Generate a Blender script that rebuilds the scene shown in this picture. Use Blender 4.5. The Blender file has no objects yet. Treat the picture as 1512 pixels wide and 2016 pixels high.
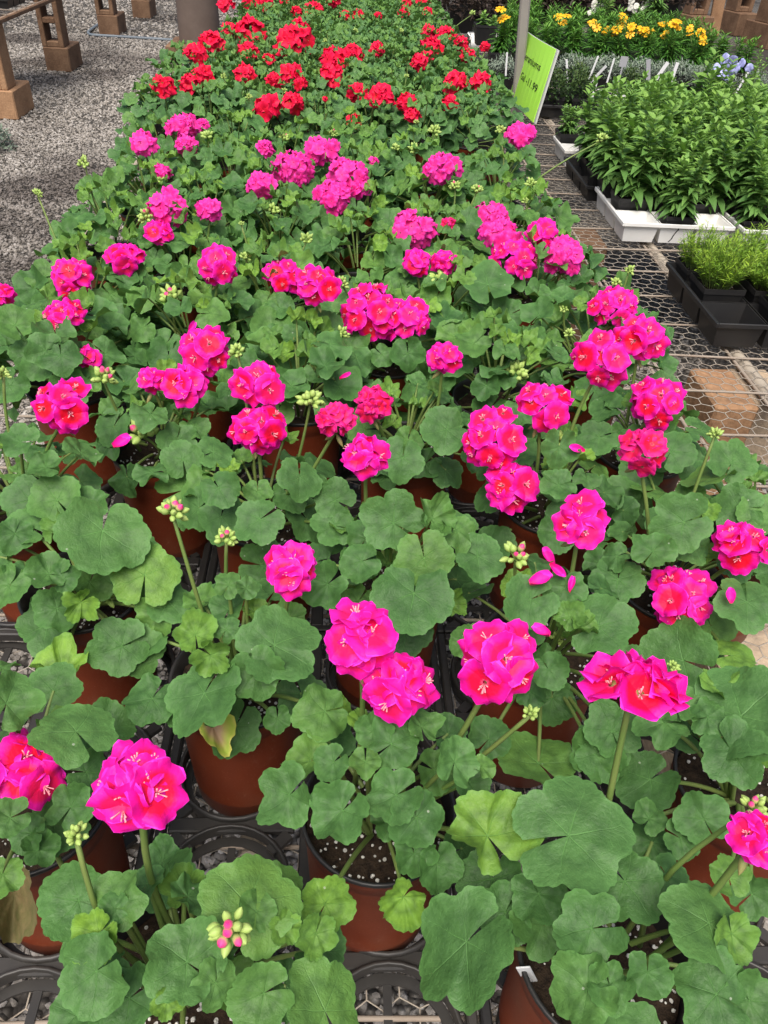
import bpy, math, random
import numpy as np
from mathutils import Matrix, Vector

# ------------------------------------------------------------------ camera, world, light
FPX, WPX, HPX = 1515.0, 1512.0, 2016.0
PITCH, ROLL, CAMZ = math.radians(39.4), math.radians(4.0), 1.575
scene = bpy.context.scene
col = scene.collection

f_ = np.array([0, math.cos(PITCH), -math.sin(PITCH)])
r0 = np.array([1.0, 0, 0]); u0 = np.cross(r0, f_)
R_ = math.cos(ROLL) * r0 + math.sin(ROLL) * u0
U_ = -math.sin(ROLL) * r0 + math.cos(ROLL) * u0
CAM = np.array([0, 0, CAMZ])

cam = bpy.data.cameras.new('camera')
cam.sensor_fit = 'HORIZONTAL'; cam.sensor_width = 36.0
cam.lens = 36.0 * FPX / WPX
cam.clip_start = 0.02; cam.clip_end = 400
camo = bpy.data.objects.new('camera', cam); col.objects.link(camo)
M = Matrix.Identity(4)
for i in range(3):
    M[i][0] = R_[i]; M[i][1] = U_[i]; M[i][2] = -f_[i]; M[i][3] = CAM[i]
camo.matrix_world = M
scene.camera = camo

SUN_EL, SUN_ROT = math.radians(62), math.radians(190)
w = bpy.data.worlds.new('World'); scene.world = w; w.use_nodes = True
nt = w.node_tree
sky = nt.nodes.new('ShaderNodeTexSky'); sky.sky_type = 'NISHITA'; sky.sun_disc = False
sky.sun_elevation = SUN_EL; sky.sun_rotation = SUN_ROT
sky.air_density = 1.0; sky.dust_density = 5.0; sky.ozone_density = 0.6
bg = nt.nodes['Background']; bg.inputs['Strength'].default_value = 0.10
nt.links.new(sky.outputs[0], bg.inputs[0])
sl = bpy.data.lights.new('sun', 'SUN'); sl.energy = 2.5; sl.angle = math.radians(38); sl.color = (1, 0.965, 0.9)
so = bpy.data.objects.new('sun', sl); col.objects.link(so)
az = SUN_ROT
sd = Vector((math.sin(az) * math.cos(SUN_EL), math.cos(az) * math.cos(SUN_EL), math.sin(SUN_EL)))
so.rotation_euler = sd.to_track_quat('Z', 'Y').to_euler()
scene.view_settings.view_transform = 'Standard'; scene.view_settings.look = 'None'
scene.view_settings.exposure = 0.66; scene.view_settings.gamma = 1.0
scene.cycles.max_bounces = 6
scene.cycles.transparent_max_bounces = 4

# ------------------------------------------------------------------ frame of the bench (u right, v away) and pixel helpers
YAW = math.radians(4.5); CY, SY = math.cos(YAW), math.sin(YAW)
def W3(u, v, z=0.0): return np.array([u * CY - v * SY, u * SY + v * CY, z])
def UV(p): return np.array([p[0] * CY + p[1] * SY, -p[0] * SY + p[1] * CY])
def ray(px, py):
    d = f_ + R_ * (px - WPX / 2) / FPX - U_ * (py - HPX / 2) / FPX
    return d
def at(px, py, z):                      # the point at height z seen at a pixel
    d = ray(px, py); return CAM + d * ((z - CAMZ) / d[2])
def atv(px, py, v):                     # the point on the upright plane at bench depth v seen at a pixel
    d = ray(px, py); n = W3(0, 1); return CAM + d * ((v - 0.0) / (d @ n))
BZ = 0.585                               # bench top
RIM = 0.81                             # pot rims
def nrm(a):
    a = np.asarray(a, float); return a / (np.linalg.norm(a) + 1e-12)
def tocam(p): return nrm(CAM - p)
rng = np.random.default_rng(11)

# ------------------------------------------------------------------ mesh builder
class MB:
    def __init__(s): s.V = []; s.F = []; s.A = []; s.n = 0
    def add(s, V, F, A=None):
        V = np.asarray(V, float); k = len(V)
        if A is None: A = np.zeros((k, 3))
        s.V.append(V); s.A.append(np.asarray(A, float))
        for fa in (F if isinstance(F, list) else [F]):
            if len(fa): s.F.append(np.asarray(fa, int) + s.n)
        s.n += k
    def build(s, name, mat, parent=None, origin=(0, 0, 0), smooth=True):
        me = bpy.data.meshes.new(name)
        V = np.concatenate(s.V) - np.asarray(origin, float)
        A = np.concatenate(s.A)
        loops = np.concatenate([x.ravel() for x in s.F])
        tot = np.concatenate([np.full(len(x), x.shape[1]) for x in s.F])
        start = np.concatenate([[0], np.cumsum(tot)[:-1]])
        me.vertices.add(len(V)); me.vertices.foreach_set('co', V.astype(np.float32).ravel())
        me.loops.add(len(loops)); me.loops.foreach_set('vertex_index', loops.astype(np.int32))
        me.polygons.add(len(tot)); me.polygons.foreach_set('loop_start', start.astype(np.int32))
        me.update(calc_edges=True)
        at_ = me.attributes.new('luv', 'FLOAT_VECTOR', 'POINT')
        at_.data.foreach_set('vector', A.astype(np.float32).ravel())
        me.polygons.foreach_set('use_smooth', np.full(len(tot), smooth, bool))
        me.materials.append(mat); me.validate()
        o = bpy.data.objects.new(name, me); col.objects.link(o)
        if parent is not None: o.parent = parent
        return o

def box(mb, c, size, rot=None, a=(0, 0, 0)):
    x, y, z = np.asarray(size) / 2.0
    V = np.array([[-x,-y,-z],[x,-y,-z],[x,y,-z],[-x,y,-z],[-x,-y,z],[x,-y,z],[x,y,z],[-x,y,z]])
    if rot is not None: V = V @ np.asarray(rot).T
    mb.add(V + np.asarray(c), np.array([[0,3,2,1],[4,5,6,7],[0,1,5,4],[1,2,6,5],[2,3,7,6],[3,0,4,7]]), np.tile(a, (8, 1)))
ROTB = np.array([[CY, -SY, 0], [SY, CY, 0], [0, 0, 1]])
def rz(a): c, s = math.cos(a), math.sin(a); return np.array([[c, -s, 0], [s, c, 0], [0, 0, 1]])
def bbox(mb, c, size, bev=0.006, rot=None, a=(0, 0, 0)):     # box with chamfered edges
    x, y, z = np.asarray(size) / 2.0; b = min(bev, x * .5, y * .5, z * .5)
    V = []; idx = {}
    for sx in (-1, 1):
        for sy in (-1, 1):
            for sz in (-1, 1):
                for k in range(3):
                    p = [sx * (x - (b if k != 0 else 0)), sy * (y - (b if k != 1 else 0)), sz * (z - (b if k != 2 else 0))]
                    idx[(sx, sy, sz, k)] = len(V); V.append(p)
    F4 = []; F3 = []
    for k in range(3):
        o = [i for i in range(3) if i != k]
        for s in (-1, 1):
            q = []
            for (p1, p2) in ((-1, -1), (1, -1), (1, 1), (-1, 1)):
                t = [0, 0, 0]; t[k] = s; t[o[0]] = p1; t[o[1]] = p2; q.append(idx[(*t, k)])
            F4.append(q if s * (1 if k != 1 else -1) > 0 else q[::-1])
    for k in range(3):
        o = [i for i in range(3) if i != k]
        for p1 in (-1, 1):
            for p2 in (-1, 1):
                def I(s, kk):
                    t = [0, 0, 0]; t[k] = s; t[o[0]] = p1; t[o[1]] = p2; return idx[(*t, kk)]
                F4.append([I(-1, o[0]), I(1, o[0]), I(1, o[1]), I(-1, o[1])])
    for sx in (-1, 1):
        for sy in (-1, 1):
            for sz in (-1, 1): F3.append([idx[(sx, sy, sz, k)] for k in range(3)])
    V = np.array(V)
    if rot is not None: V = V @ np.asarray(rot).T
    mb.add(V + np.asarray(c), [np.array(F4), np.array(F3)], np.tile(a, (len(V), 1)))
def tube(mb, pts, rad, n=6, a=(0, 0, 0), cap=True):
    P = np.asarray(pts, float); m = len(P)
    rad = np.full(m, rad) if np.isscalar(rad) else np.asarray(rad)
    T = np.gradient(P, axis=0); T /= np.linalg.norm(T, axis=1)[:, None] + 1e-12
    ref = np.array([0.0, 0, 1]) if abs(T[0][2]) < 0.9 else np.array([1.0, 0, 0])
    V = []
    for i in range(m):
        x = nrm(np.cross(ref, T[i])); y = np.cross(T[i], x); ref = np.cross(x, T[i]) * -1 if False else ref
        for k in range(n):
            t = 2 * math.pi * k / n; V.append(P[i] + rad[i] * (math.cos(t) * x + math.sin(t) * y))
    F = [[i * n + k, i * n + (k + 1) % n, (i + 1) * n + (k + 1) % n, (i + 1) * n + k] for i in range(m - 1) for k in range(n)]
    A = np.repeat(np.column_stack([np.linspace(0, 1, m), np.full(m, a[1]), np.full(m, a[2])]), n, axis=0)
    Fs = [np.array(F)]
    if cap and n >= 3: Fs.append(np.array([list(range(n))[::-1], [(m - 1) * n + k for k in range(n)]]))
    mb.add(V, Fs, A)
def lathe(mb, c, prof, n=40, a=(0, 0, 0)):
    V = []; m = len(prof)
    for (r, z) in prof:
        for k in range(n):
            t = 2 * math.pi * k / n; V.append([c[0] + r * math.cos(t), c[1] + r * math.sin(t), c[2] + z])
    F = [[i * n + k, i * n + (k + 1) % n, (i + 1) * n + (k + 1) % n, (i + 1) * n + k] for i in range(m - 1) for k in range(n)]
    mb.add(V, np.array(F), np.tile(a, (len(V), 1)))
def ico():
    t = (1 + 5 ** .5) / 2
    V = np.array([[-1,t,0],[1,t,0],[-1,-t,0],[1,-t,0],[0,-1,t],[0,1,t],[0,-1,-t],[0,1,-t],[t,0,-1],[t,0,1],[-t,0,-1],[-t,0,1]]) / math.sqrt(1 + t * t)
    F = np.array([[0,11,5],[0,5,1],[0,1,7],[0,7,10],[0,10,11],[1,5,9],[5,11,4],[11,10,2],[10,7,6],[7,1,8],[3,9,4],[3,4,2],[3,2,6],[3,6,8],[3,8,9],[4,9,5],[2,4,11],[6,2,10],[8,6,7],[9,8,1]])
    return V, F
ICO = ico()
def ellip(n=7, m=6):
    V = []; 
    for i in range(m + 1):
        t = i / m; 
        for k in range(n):
            p = 2 * math.pi * k / n; r = math.sin(math.pi * t) ** 0.8
            V.append([t, r * math.cos(p), r * math.sin(p)])
    F = [[i * n + k, i * n + (k + 1) % n, (i + 1) * n + (k + 1) % n, (i + 1) * n + k] for i in range(m) for k in range(n)]
    return np.array(V), np.array(F)
BUD = ellip()
def frame(N, T):
    N = nrm(N); T = nrm(np.asarray(T) - N * (np.asarray(T) @ N)); return T, np.cross(N, T), N

# ------------------------------------------------------------------ materials
class Mat:
    def __init__(s, name):
        s.m = bpy.data.materials.new(name); s.m.use_nodes = True; s.nt = s.m.node_tree
        s.b = s.nt.nodes['Principled BSDF']; s.out = s.nt.nodes['Material Output']
    def n(s, t, **k):
        x = s.nt.nodes.new(t)
        for a, b in k.items(): setattr(x, a, b)
        return x
    def l(s, a, b): s.nt.links.new(a, b)
    def val(s, node, i, v): node.inputs[i].default_value = v
    def math(s, op, a, b=None, clamp=False):
        x = s.n('ShaderNodeMath', operation=op); x.use_clamp = clamp
        for i, q in enumerate((a, b)):
            if q is None: continue
            if isinstance(q, (int, float)): x.inputs[i].default_value = q
            else: s.l(q, x.inputs[i])
        return x.outputs[0]
    def ramp(s, fac, stops, interp='LINEAR'):
        x = s.n('ShaderNodeValToRGB'); x.color_ramp.interpolation = interp
        e = x.color_ramp.elements
        while len(e) > 1: e.remove(e[-1])
        e[0].position = stops[0][0]; e[0].color = (*stops[0][1], 1)
        for p, c in stops[1:]:
            q = e.new(p); q.color = (*c, 1)
        s.l(fac, x.inputs[0]); return x.outputs[0]
    def mix(s, fac, a, b, blend='MIX'):
        x = s.n('ShaderNodeMix', data_type='RGBA', blend_type=blend)
        for i, q in ((0, fac), (6, a), (7, b)):
            if isinstance(q, (int, float)): x.inputs[i].default_value = q
            elif isinstance(q, tuple): x.inputs[i].default_value = (*q, 1)
            else: s.l(q, x.inputs[i])
        return x.outputs[2]
    def noise(s, scale, vec=None, detail=3, rough=.5):
        x = s.n('ShaderNodeTexNoise'); x.inputs['Scale'].default_value = scale
        x.inputs['Detail'].default_value = detail; x.inputs['Roughness'].default_value = rough
        if vec is not None: s.l(vec, x.inputs['Vector'])
        return x.outputs['Fac']
    def obj(s): return s.n('ShaderNodeTexCoord').outputs['Object']
    def pos(s): return s.n('ShaderNodeNewGeometry').outputs['Position']
    def attr(s):
        a = s.n('ShaderNodeAttribute', attribute_name='luv'); sp = s.n('ShaderNodeSeparateXYZ'); s.l(a.outputs['Vector'], sp.inputs[0])
        return sp.outputs
    def bump(s, h, strength=.4, dist=.01):
        x = s.n('ShaderNodeBump'); x.inputs['Strength'].default_value = strength; x.inputs['Distance'].default_value = dist
        s.l(h, x.inputs['Height']); s.l(x.outputs[0], s.b.inputs['Normal']); return x
    def color(s, c):
        if isinstance(c, tuple): s.b.inputs['Base Color'].default_value = (*c, 1)
        else: s.l(c, s.b.inputs['Base Color'])
    def rough(s, r, spec=.4):
        s.b.inputs['Specular IOR Level'].default_value = spec
        if isinstance(r, (int, float)): s.b.inputs['Roughness'].default_value = r
        else: s.l(r, s.b.inputs['Roughness'])
    def translucent(s, c, fac):
        t = s.n('ShaderNodeBsdfTranslucent'); m = s.n('ShaderNodeMixShader'); m.inputs[0].default_value = fac
        if isinstance(c, tuple): t.inputs[0].default_value = (*c, 1)
        else: s.l(c, t.inputs[0])
        s.l(s.b.outputs[0], m.inputs[1]); s.l(t.outputs[0], m.inputs[2]); s.l(m.outputs[0], s.out.inputs[0])

def leaf_material(name, dark, mid, young, veins=True, k=6.0):
    m = Mat(name); x, y, t = m.attr()
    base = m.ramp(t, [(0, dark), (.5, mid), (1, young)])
    nz = m.noise(38, m.obj(), 4, .6)
    base = m.mix(m.math('MULTIPLY', m.math('SUBTRACT', nz, .35), .55, True), base, tuple(c * 1.7 for c in mid))
    nz2 = m.noise(9, m.obj(), 2)
    base = m.mix(m.math('MULTIPLY', m.math('SUBTRACT', nz2, .45), 1.3, True), base, tuple(c * .62 for c in dark))
    nz3 = m.noise(150, m.obj(), 4, .65); base = m.mix(.55, base, m.mix(1.0, base, m.ramp(nz3, [(.28, (.7, .74, .68)), (.72, (1.25, 1.22, 1.18))]), 'MULTIPLY'))
    if veins:
        ang = m.math('ADD', m.math('ARCTAN2', y, x), m.math('MULTIPLY', m.math('SUBTRACT', m.noise(26, m.obj(), 2), .5), .5))
        r = m.math('SQRT', m.math('ADD', m.math('MULTIPLY', x, x), m.math('MULTIPLY', y, y)))
        d = m.math('MULTIPLY', m.math('ABSOLUTE', m.math('SINE', m.math('MULTIPLY', ang, k / 2))), r)
        v1 = m.math('SUBTRACT', 1.0, m.math('MULTIPLY', d, 22.0), True)
        v1 = m.math('MULTIPLY', v1, m.math('SUBTRACT', 1.05, r, True))
        # side veins: chevrons between the main veins
        s2 = m.math('SINE', m.math('MULTIPLY', m.math('SUBTRACT', r, m.math('MULTIPLY', m.math('ABSOLUTE', m.math('SINE', m.math('MULTIPLY', ang, k / 2))), .42)), 26.0))
        v2 = m.math('MULTIPLY', m.math('SUBTRACT', m.math('ABSOLUTE', s2), .93, True), 5.0)
        vv = m.math('ADD', m.math('MULTIPLY', v1, .55), m.math('MULTIPLY', v2, .22), True)
        base = m.mix(vv, base, tuple(min(1, c * 2.1) for c in mid))
        zone = m.math('MULTIPLY', m.math('SUBTRACT', 1.0, m.math('MULTIPLY', m.math('ABSOLUTE', m.math('SUBTRACT', r, .5)), 5.0), True), .42)
        base = m.mix(zone, base, tuple(c * .62 for c in dark))
        edge = m.math('MULTIPLY', m.math('SUBTRACT', r, .86, True), 2.2, True)
        base = m.mix(edge, base, tuple(min(1, c * 1.8) for c in mid))
        # pale specks of dried water and grit
        vo = m.n('ShaderNodeTexVoronoi'); vo.inputs['Scale'].default_value = 30; m.l(m.obj(), vo.inputs['Vector'])
        sp = m.math('MULTIPLY', m.math('LESS_THAN', vo.outputs['Distance'], .035), .6)
        base = m.mix(sp, base, (.45, .5, .38))
        pk = m.noise(210, m.obj(), 3, .55)
        hh = m.math('ADD', m.math('MULTIPLY', vv, -1.2), m.math('MULTIPLY', pk, 1.1))
        m.bump(hh, .55, .0022)
    m.color(base); m.rough(.52, .32)
    m.translucent(m.mix(.5, base, young), .22)
    return m.m
M_LEAF = leaf_material('geranium_leaf', (.036, .104, .027), (.080, .188, .050), (.21, .38, .045))
M_LEAFR = leaf_material('far_geranium_leaf', (.038, .112, .033), (.090, .200, .062), (.18, .34, .058))
M_HERB = leaf_material('lance_leaf', (.06, .155, .04), (.14, .28, .065), (.27, .45, .085), False)
M_CORE = leaf_material('narrow_leaf', (.03, .11, .016), (.075, .21, .03), (.17, .35, .05), False)
M_FERN = leaf_material('feathery_leaf', (.07, .165, .022), (.17, .32, .032), (.36, .52, .045), False)
M_GREY = leaf_material('silver_leaf', (.16, .21, .16), (.24, .30, .235), (.36, .42, .33), False)
M_DARKH = leaf_material('dark_herb_leaf', (.025, .06, .02), (.055, .11, .03), (.12, .17, .05), False)
M_PURP = leaf_material('purple_leaf', (.045, .032, .028), (.085, .060, .050), (.15, .125, .085), False)

def petal_material(name, base, eye, edge, pale, eyes=True):
    m = Mat(name); x, y, t = m.attr()       # x along the petal, y across, z random
    lum = m.math('ADD', x, m.math('MULTIPLY', m.math('MULTIPLY', y, y), .22))
    nz = m.noise(240, m.obj(), 3)
    lum = m.math('ADD', lum, m.math('MULTIPLY', m.math('SUBTRACT', nz, .5), .2))
    if eyes: c = m.ramp(lum, [(.08, pale), (.2, eye), (.54, eye), (.74, edge), (1.0, edge), (1.12, base)])
    else: c = m.ramp(lum, [(.1, pale), (.4, eye), (.9, edge)])
    st = m.math('ABSOLUTE', m.math('SINE', m.math('MULTIPLY', y, 14)))
    c = m.mix(m.math('MULTIPLY', m.math('SUBTRACT', st, .8, True), .8 if not eyes else .25), c, tuple(min(1, q * .8) for q in eye))
    c = m.mix(m.math('MULTIPLY', t, .28), c, base)
    m.color(c); m.rough(.55, .25)
    m.translucent(c, .18)
    m.bump(nz, .5, .0016)
    return m.m
M_PINK = petal_material('pink_petal', (.92, .03, .56), (.86, .003, .026), (.87, .004, .30), (.82, .12, .24))
M_MAG = petal_material('magenta_petal', (.90, .10, .50), (.86, .010, .22), (.90, .035, .40), (.8, .03, .25), False)
M_RED = petal_material('red_petal', (.84, .012, .10), (.72, .002, .022), (.83, .006, .062), (.55, .004, .01), False)
M_WILT = petal_material('wilted_petal', (.80, .03, .30), (.74, .006, .04), (.76, .01, .20), (.5, .1, .1))
def simple(name, c, rough=.5, spec=.4, noise=None, c2=None, amt=.6, bump=None, nscale=30):
    m = Mat(name); q = c
    if c2 is not None:
        nz = m.noise(nscale, m.obj(), 5, .6); q = m.mix(m.math('MULTIPLY', m.math('SUBTRACT', nz, .3), 2.2 * amt, True), c, c2)
        if bump: m.bump(nz, bump, .004)
    m.color(q); m.rough(rough, spec); return m.m
M_STEM = simple('green_stem', (.13, .23, .05), .5, .3, c2=(.24, .20, .08), amt=.5, nscale=14)
M_BUD = simple('green_bud', (.30, .44, .10), .5, .3, c2=(.42, .50, .17), nscale=90)
m = Mat('pink_tipped_bud'); x, y, t = m.attr(); m.color(m.ramp(x, [(0, (.28, .40, .10)), (.55, (.38, .42, .14)), (.72, (.72, .10, .22)), (1, (.8, .02, .25))])); m.rough(.5, .3); M_PBUD = m.m
M_STAMEN = simple('pale_stamen', (.85, .30, .36), .4, .3)
M_CALYX = simple('calyx', (.22, .26, .08), .5, .3, c2=(.35, .20, .10), nscale=60)
# pot
m = Mat('terracotta_plastic'); o = m.obj(); nz = m.noise(14, o, 4); sp = m.noise(420, o, 2)
c = m.mix(m.math('MULTIPLY', m.math('SUBTRACT', nz, .4), 1.6, True), (.15, .027, .009), (.215, .045, .016))
c = m.mix(m.math('MULTIPLY', m.math('SUBTRACT', sp, .62), 3.0, True), c, (.30, .12, .07))
mud = m.noise(5, o, 5, .7); c = m.mix(m.math('MULTIPLY', m.math('SUBTRACT', mud, .5), 2.2, True), c, (.17, .085, .05))
sc_ = m.noise(60, o, 6, .75); c = m.mix(m.math('MULTIPLY', m.math('SUBTRACT', sc_, .6), 3.0, True), c, (.24, .13, .085))
m.color(c); m.rough(.48, .35); M_POT = m.m
M_BLACK = simple('black_plastic', (.016, .016, .017), .42, .4, c2=(.055, .05, .045), amt=.4, nscale=9)
M_TRAY = simple('black_tray_plastic', (.014, .014, .015), .45, .45, c2=(.075, .066, .055), amt=.5, nscale=7)
m = Mat('potting_soil'); o = m.obj(); nz = m.noise(120, o, 5, .7); vo = m.n('ShaderNodeTexVoronoi'); vo.inputs['Scale'].default_value = 190; m.l(o, vo.inputs['Vector'])
c = m.ramp(nz, [(.3, (.012, .008, .006)), (.7, (.055, .036, .022))])
sep = m.n('ShaderNodeSeparateXYZ'); m.l(vo.outputs['Color'], sep.inputs[0])
wp = m.math('MULTIPLY', m.math('GREATER_THAN', sep.outputs[0], .88), m.math('LESS_THAN', vo.outputs['Distance'], .42))
c = m.mix(wp, c, (.62, .60, .55)); m.color(c); m.rough(.9, .2); m.bump(m.math('ADD', nz, m.math('MULTIPLY', wp, .5)), .9, .006); M_SOIL = m.m
M_PERL = simple('perlite', (.70, .68, .62), .8, .2)
# gravel stones
m = Mat('gravel_stone'); x, y, t = m.attr(); p = m.pos()
c = m.ramp(t, [(0, (.19, .17, .145)), (.35, (.27, .245, .215)), (.7, (.34, .31, .28)), (1, (.50, .47, .43))])
wet = m.noise(.75, p, 3, .5); wetm = m.math('MULTIPLY', m.math('SUBTRACT', wet, .50), 9.0, True)
c = m.mix(wetm, c, m.mix(1.0, c, (.42, .40, .40), 'MULTIPLY'))
nz = m.noise(160, p, 3); c = m.mix(.5, c, m.mix(1.0, c, m.ramp(nz, [(.3, (.6, .6, .6)), (.7, (1.3, 1.3, 1.3))]), 'MULTIPLY'))
m.color(c); m.rough(.8, .3); M_STONE = m.m
m = Mat('gravel_ground'); p = m.pos()
vo = m.n('ShaderNodeTexVoronoi'); vo.inputs['Scale'].default_value = 62; m.l(p, vo.inputs['Vector'])
sep = m.n('ShaderNodeSeparateXYZ'); m.l(vo.outputs['Color'], sep.inputs[0])
c = m.ramp(sep.outputs[0], [(0, (.09, .08, .07)), (.4, (.23, .21, .18)), (.8, (.33, .305, .27)), (1, (.47, .44, .40))])
c = m.mix(m.math('MULTIPLY', vo.outputs['Distance'], 1.3, True), c, (.04, .034, .028))
wet = m.noise(.75, p, 3, .5); wetm = m.math('MULTIPLY', m.math('SUBTRACT', wet, .50), 9.0, True)
c = m.mix(wetm, c, m.mix(1.0, c, (.42, .40, .40), 'MULTIPLY'))
m.color(c); m.rough(.85, .3); m.bump(m.math('SUBTRACT', 1.0, vo.outputs['Distance']), 1.0, .02); M_GROUND = m.m
# concrete block, brownish
def block_mat(name, a, b):
    m = Mat(name); o = m.obj(); nz = m.noise(5, o, 5, .65); fine = m.noise(90, o, 3)
    c = m.ramp(nz, [(.3, a), (.7, b)]); c = m.mix(.35, c, m.mix(1.0, c, m.ramp(fine, [(.3, (.5, .5, .5)), (.7, (1.4, 1.4, 1.4))]), 'MULTIPLY'))
    m.color(c); m.rough(.9, .2); m.bump(fine, .6, .004); return m.m
M_BLOCK = block_mat('weathered_block', (.10, .055, .033), (.23, .14, .085))
M_BLOCKP = block_mat('orange_block', (.26, .145, .08), (.42, .25, .14))
M_BLOCKL = block_mat('pale_block', (.42, .32, .22), (.55, .43, .31))
M_WIRE = simple('galvanised_wire', (.42, .38, .32), .55, .4, c2=(.24, .17, .12), nscale=20)
M_ROD = simple('weathered_rod', (.33, .285, .235), .7, .3, c2=(.20, .13, .085), nscale=12)
M_PIPE = simple('weathered_rail', (.40, .35, .28), .75, .3, c2=(.22, .18, .14), nscale=16, bump=.4)
M_POST = simple('grey_post', (.30, .275, .25), .6, .35, c2=(.22, .195, .175), nscale=7, bump=.2)
M_COL = simple('brown_column', (.115, .085, .07), .7, .3, c2=(.19, .145, .12), nscale=5, bump=.2)
M_WHITE = simple('white_plastic', (.82, .82, .80), .4, .4, c2=(.66, .62, .56), amt=.5, nscale=11)
M_TAG = simple('white_tag', (.74, .74, .74), .5, .3)
M_GREYTAG = simple('grey_tag', (.36, .36, .38), .6, .3)
M_HOSE = simple('grey_blue_hose', (.13, .155, .18), .45, .4)
M_YELL = simple('yellow_petal', (.80, .46, .01), .5, .3, c2=(.80, .30, .005), nscale=60)
M_BLUE = simple('blue_petal', (.40, .42, .80), .5, .3, c2=(.55, .58, .85), nscale=60)
M_WFL = simple('white_petal', (.72, .70, .62), .5, .3)
M_INK = simple('black_ink', (.012, .012, .012), .6, .2)
m = Mat('lime_card'); nz = m.noise(6, m.obj(), 4); m.color(m.mix(nz, (.42, .84, .07), (.48, .88, .12))); m.rough(.55, .3); m.translucent((.4, .8, .08), .15); M_LIME = m.m
M_CARDBACK = simple('card_backing', (.42, .42, .40), .6, .3)
m = Mat('withered_leaf'); x, y, t = m.attr(); r = m.math('SQRT', m.math('ADD', m.math('MULTIPLY', x, x), m.math('MULTIPLY', y, y)))
c = m.ramp(m.math('ADD', r, m.math('MULTIPLY', m.math('SUBTRACT', m.noise(50, m.obj(), 3), .5), .4)), [(.1, (.20, .12, .07)), (.4, (.33, .22, .13)), (.6, (.38, .34, .10)), (.85, (.34, .44, .06)), (1.0, (.55, .52, .12))])
m.color(c); m.rough(.6, .3); M_WITHER = m.m
M_DEAD = simple('dead_leaf', (.20, .15, .07), .7, .2, c2=(.08, .10, .03), amt=.9, bump=.6, nscale=70)

# ------------------------------------------------------------------ naming helpers
def tag(o, label, cat, group=None, kind=None):
    if label: o['label'] = label
    if cat: o['category'] = cat
    if group: o['group'] = group
    if kind: o['kind'] = kind
    return o
def thing(name, loc, label, cat, group=None):
    o = bpy.data.objects.new(name, None); col.objects.link(o)
    o.empty_display_size = .05; o.location = Vector(loc); return tag(o, label, cat, group)
def copy_tree(root, loc, rot=0.0, label=None, scale=1.0):
    def cp(o, par):
        c = o.copy(); col.objects.link(c); c.parent = par
        for ch in list(o.children): cp(ch, c)
        return c
    r = cp(root, None); r.location = Vector(loc); r.rotation_euler = (0, 0, rot); r.scale = (scale,) * 3
    if label: r['label'] = label
    return r
ORD = ['first', 'second', 'third', 'fourth', 'fifth', 'sixth', 'seventh', 'eighth', 'ninth', 'tenth', 'eleventh', 'twelfth', 'thirteenth', 'fourteenth', 'fifteenth', 'sixteenth', 'seventeenth', 'eighteenth', 'nineteenth', 'twentieth', 'twenty-first', 'twenty-second', 'twenty-third', 'twenty-fourth', 'twenty-fifth', 'twenty-sixth', 'twenty-seventh', 'twenty-eighth', 'twenty-ninth', 'thirtieth']

# ------------------------------------------------------------------ setting: ground
mb = MB()
n = 40
gx = np.linspace(-60, 60, n); gy = np.linspace(-6, 160, n)
V = np.array([[x, y, 0.0] for y in gy for x in gx])
F = np.array([[j * n + i, j * n + i + 1, (j + 1) * n + i + 1, (j + 1) * n + i] for j in range(n - 1) for i in range(n - 1)])
mb.add(V, F); tag(mb.build('ground', M_GROUND), 'grey gravel ground of the nursery yard', 'ground', kind='structure')
# loose gravel: angular stones
mb = MB()
def stones(u0_, u1, v0, v1, dens, s0, s1):
    k = int((u1 - u0_) * (v1 - v0) * dens)
    u = rng.uniform(u0_, u1, k); v = rng.uniform(v0, v1, k)
    s = rng.uniform(s0, s1, k) * rng.uniform(.75, 1.25, k)
    q = rng.normal(size=(k, 4)); q /= np.linalg.norm(q, axis=1)[:, None]
    w_, x, y, z = q.T
    Rm = np.stack([1-2*(y*y+z*z), 2*(x*y-z*w_), 2*(x*z+y*w_), 2*(x*y+z*w_), 1-2*(x*x+z*z), 2*(y*z-x*w_), 2*(x*z-y*w_), 2*(y*z+x*w_), 1-2*(x*x+y*y)], 1).reshape(k, 3, 3)
    base = ICO[0][None] * rng.uniform(.6, 1.15, (k, 12, 1)) * np.stack([np.ones(k), rng.uniform(.6, .95, k), rng.uniform(.4, .75, k)], 1)[:, None, :]
    P = np.einsum('kij,knj->kni', Rm, base) * s[:, None, None]
    P[:, :, 2] *= .75
    c = np.stack([u * CY - v * SY, u * SY + v * CY, s * .25], 1)
    P += c[:, None, :]
    t = rng.beta(1.6, 2.0, k)
    A = np.zeros((k, 12, 3)); A[:, :, 2] = t[:, None]
    Fs = (ICO[1][None] + (np.arange(k) * 12)[:, None, None]).reshape(-1, 3)
    mb.add(P.reshape(-1, 3), Fs, A.reshape(-1, 3))
stones(-1.9, .9, -.1, 1.9, 4200, .008, .014)
stones(-2.0, -.75, 1.9, 3.6, 4800, .008, .013)
stones(.6, 1.6, .6, 3.4, 3000, .008, .013)
stones(-3.2, -.85, 3.6, 6.5, 3400, .009, .014)
stones(-3.8, -1.0, 6.5, 10.5, 1700, .011, .017)
stones(-5.5, -1.0, 10.5, 16, 350, .016, .026)
tag(mb.build('gravel', M_STONE, smooth=False), 'loose angular grey and buff gravel covering the path', 'gravel', kind='stuff')

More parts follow.
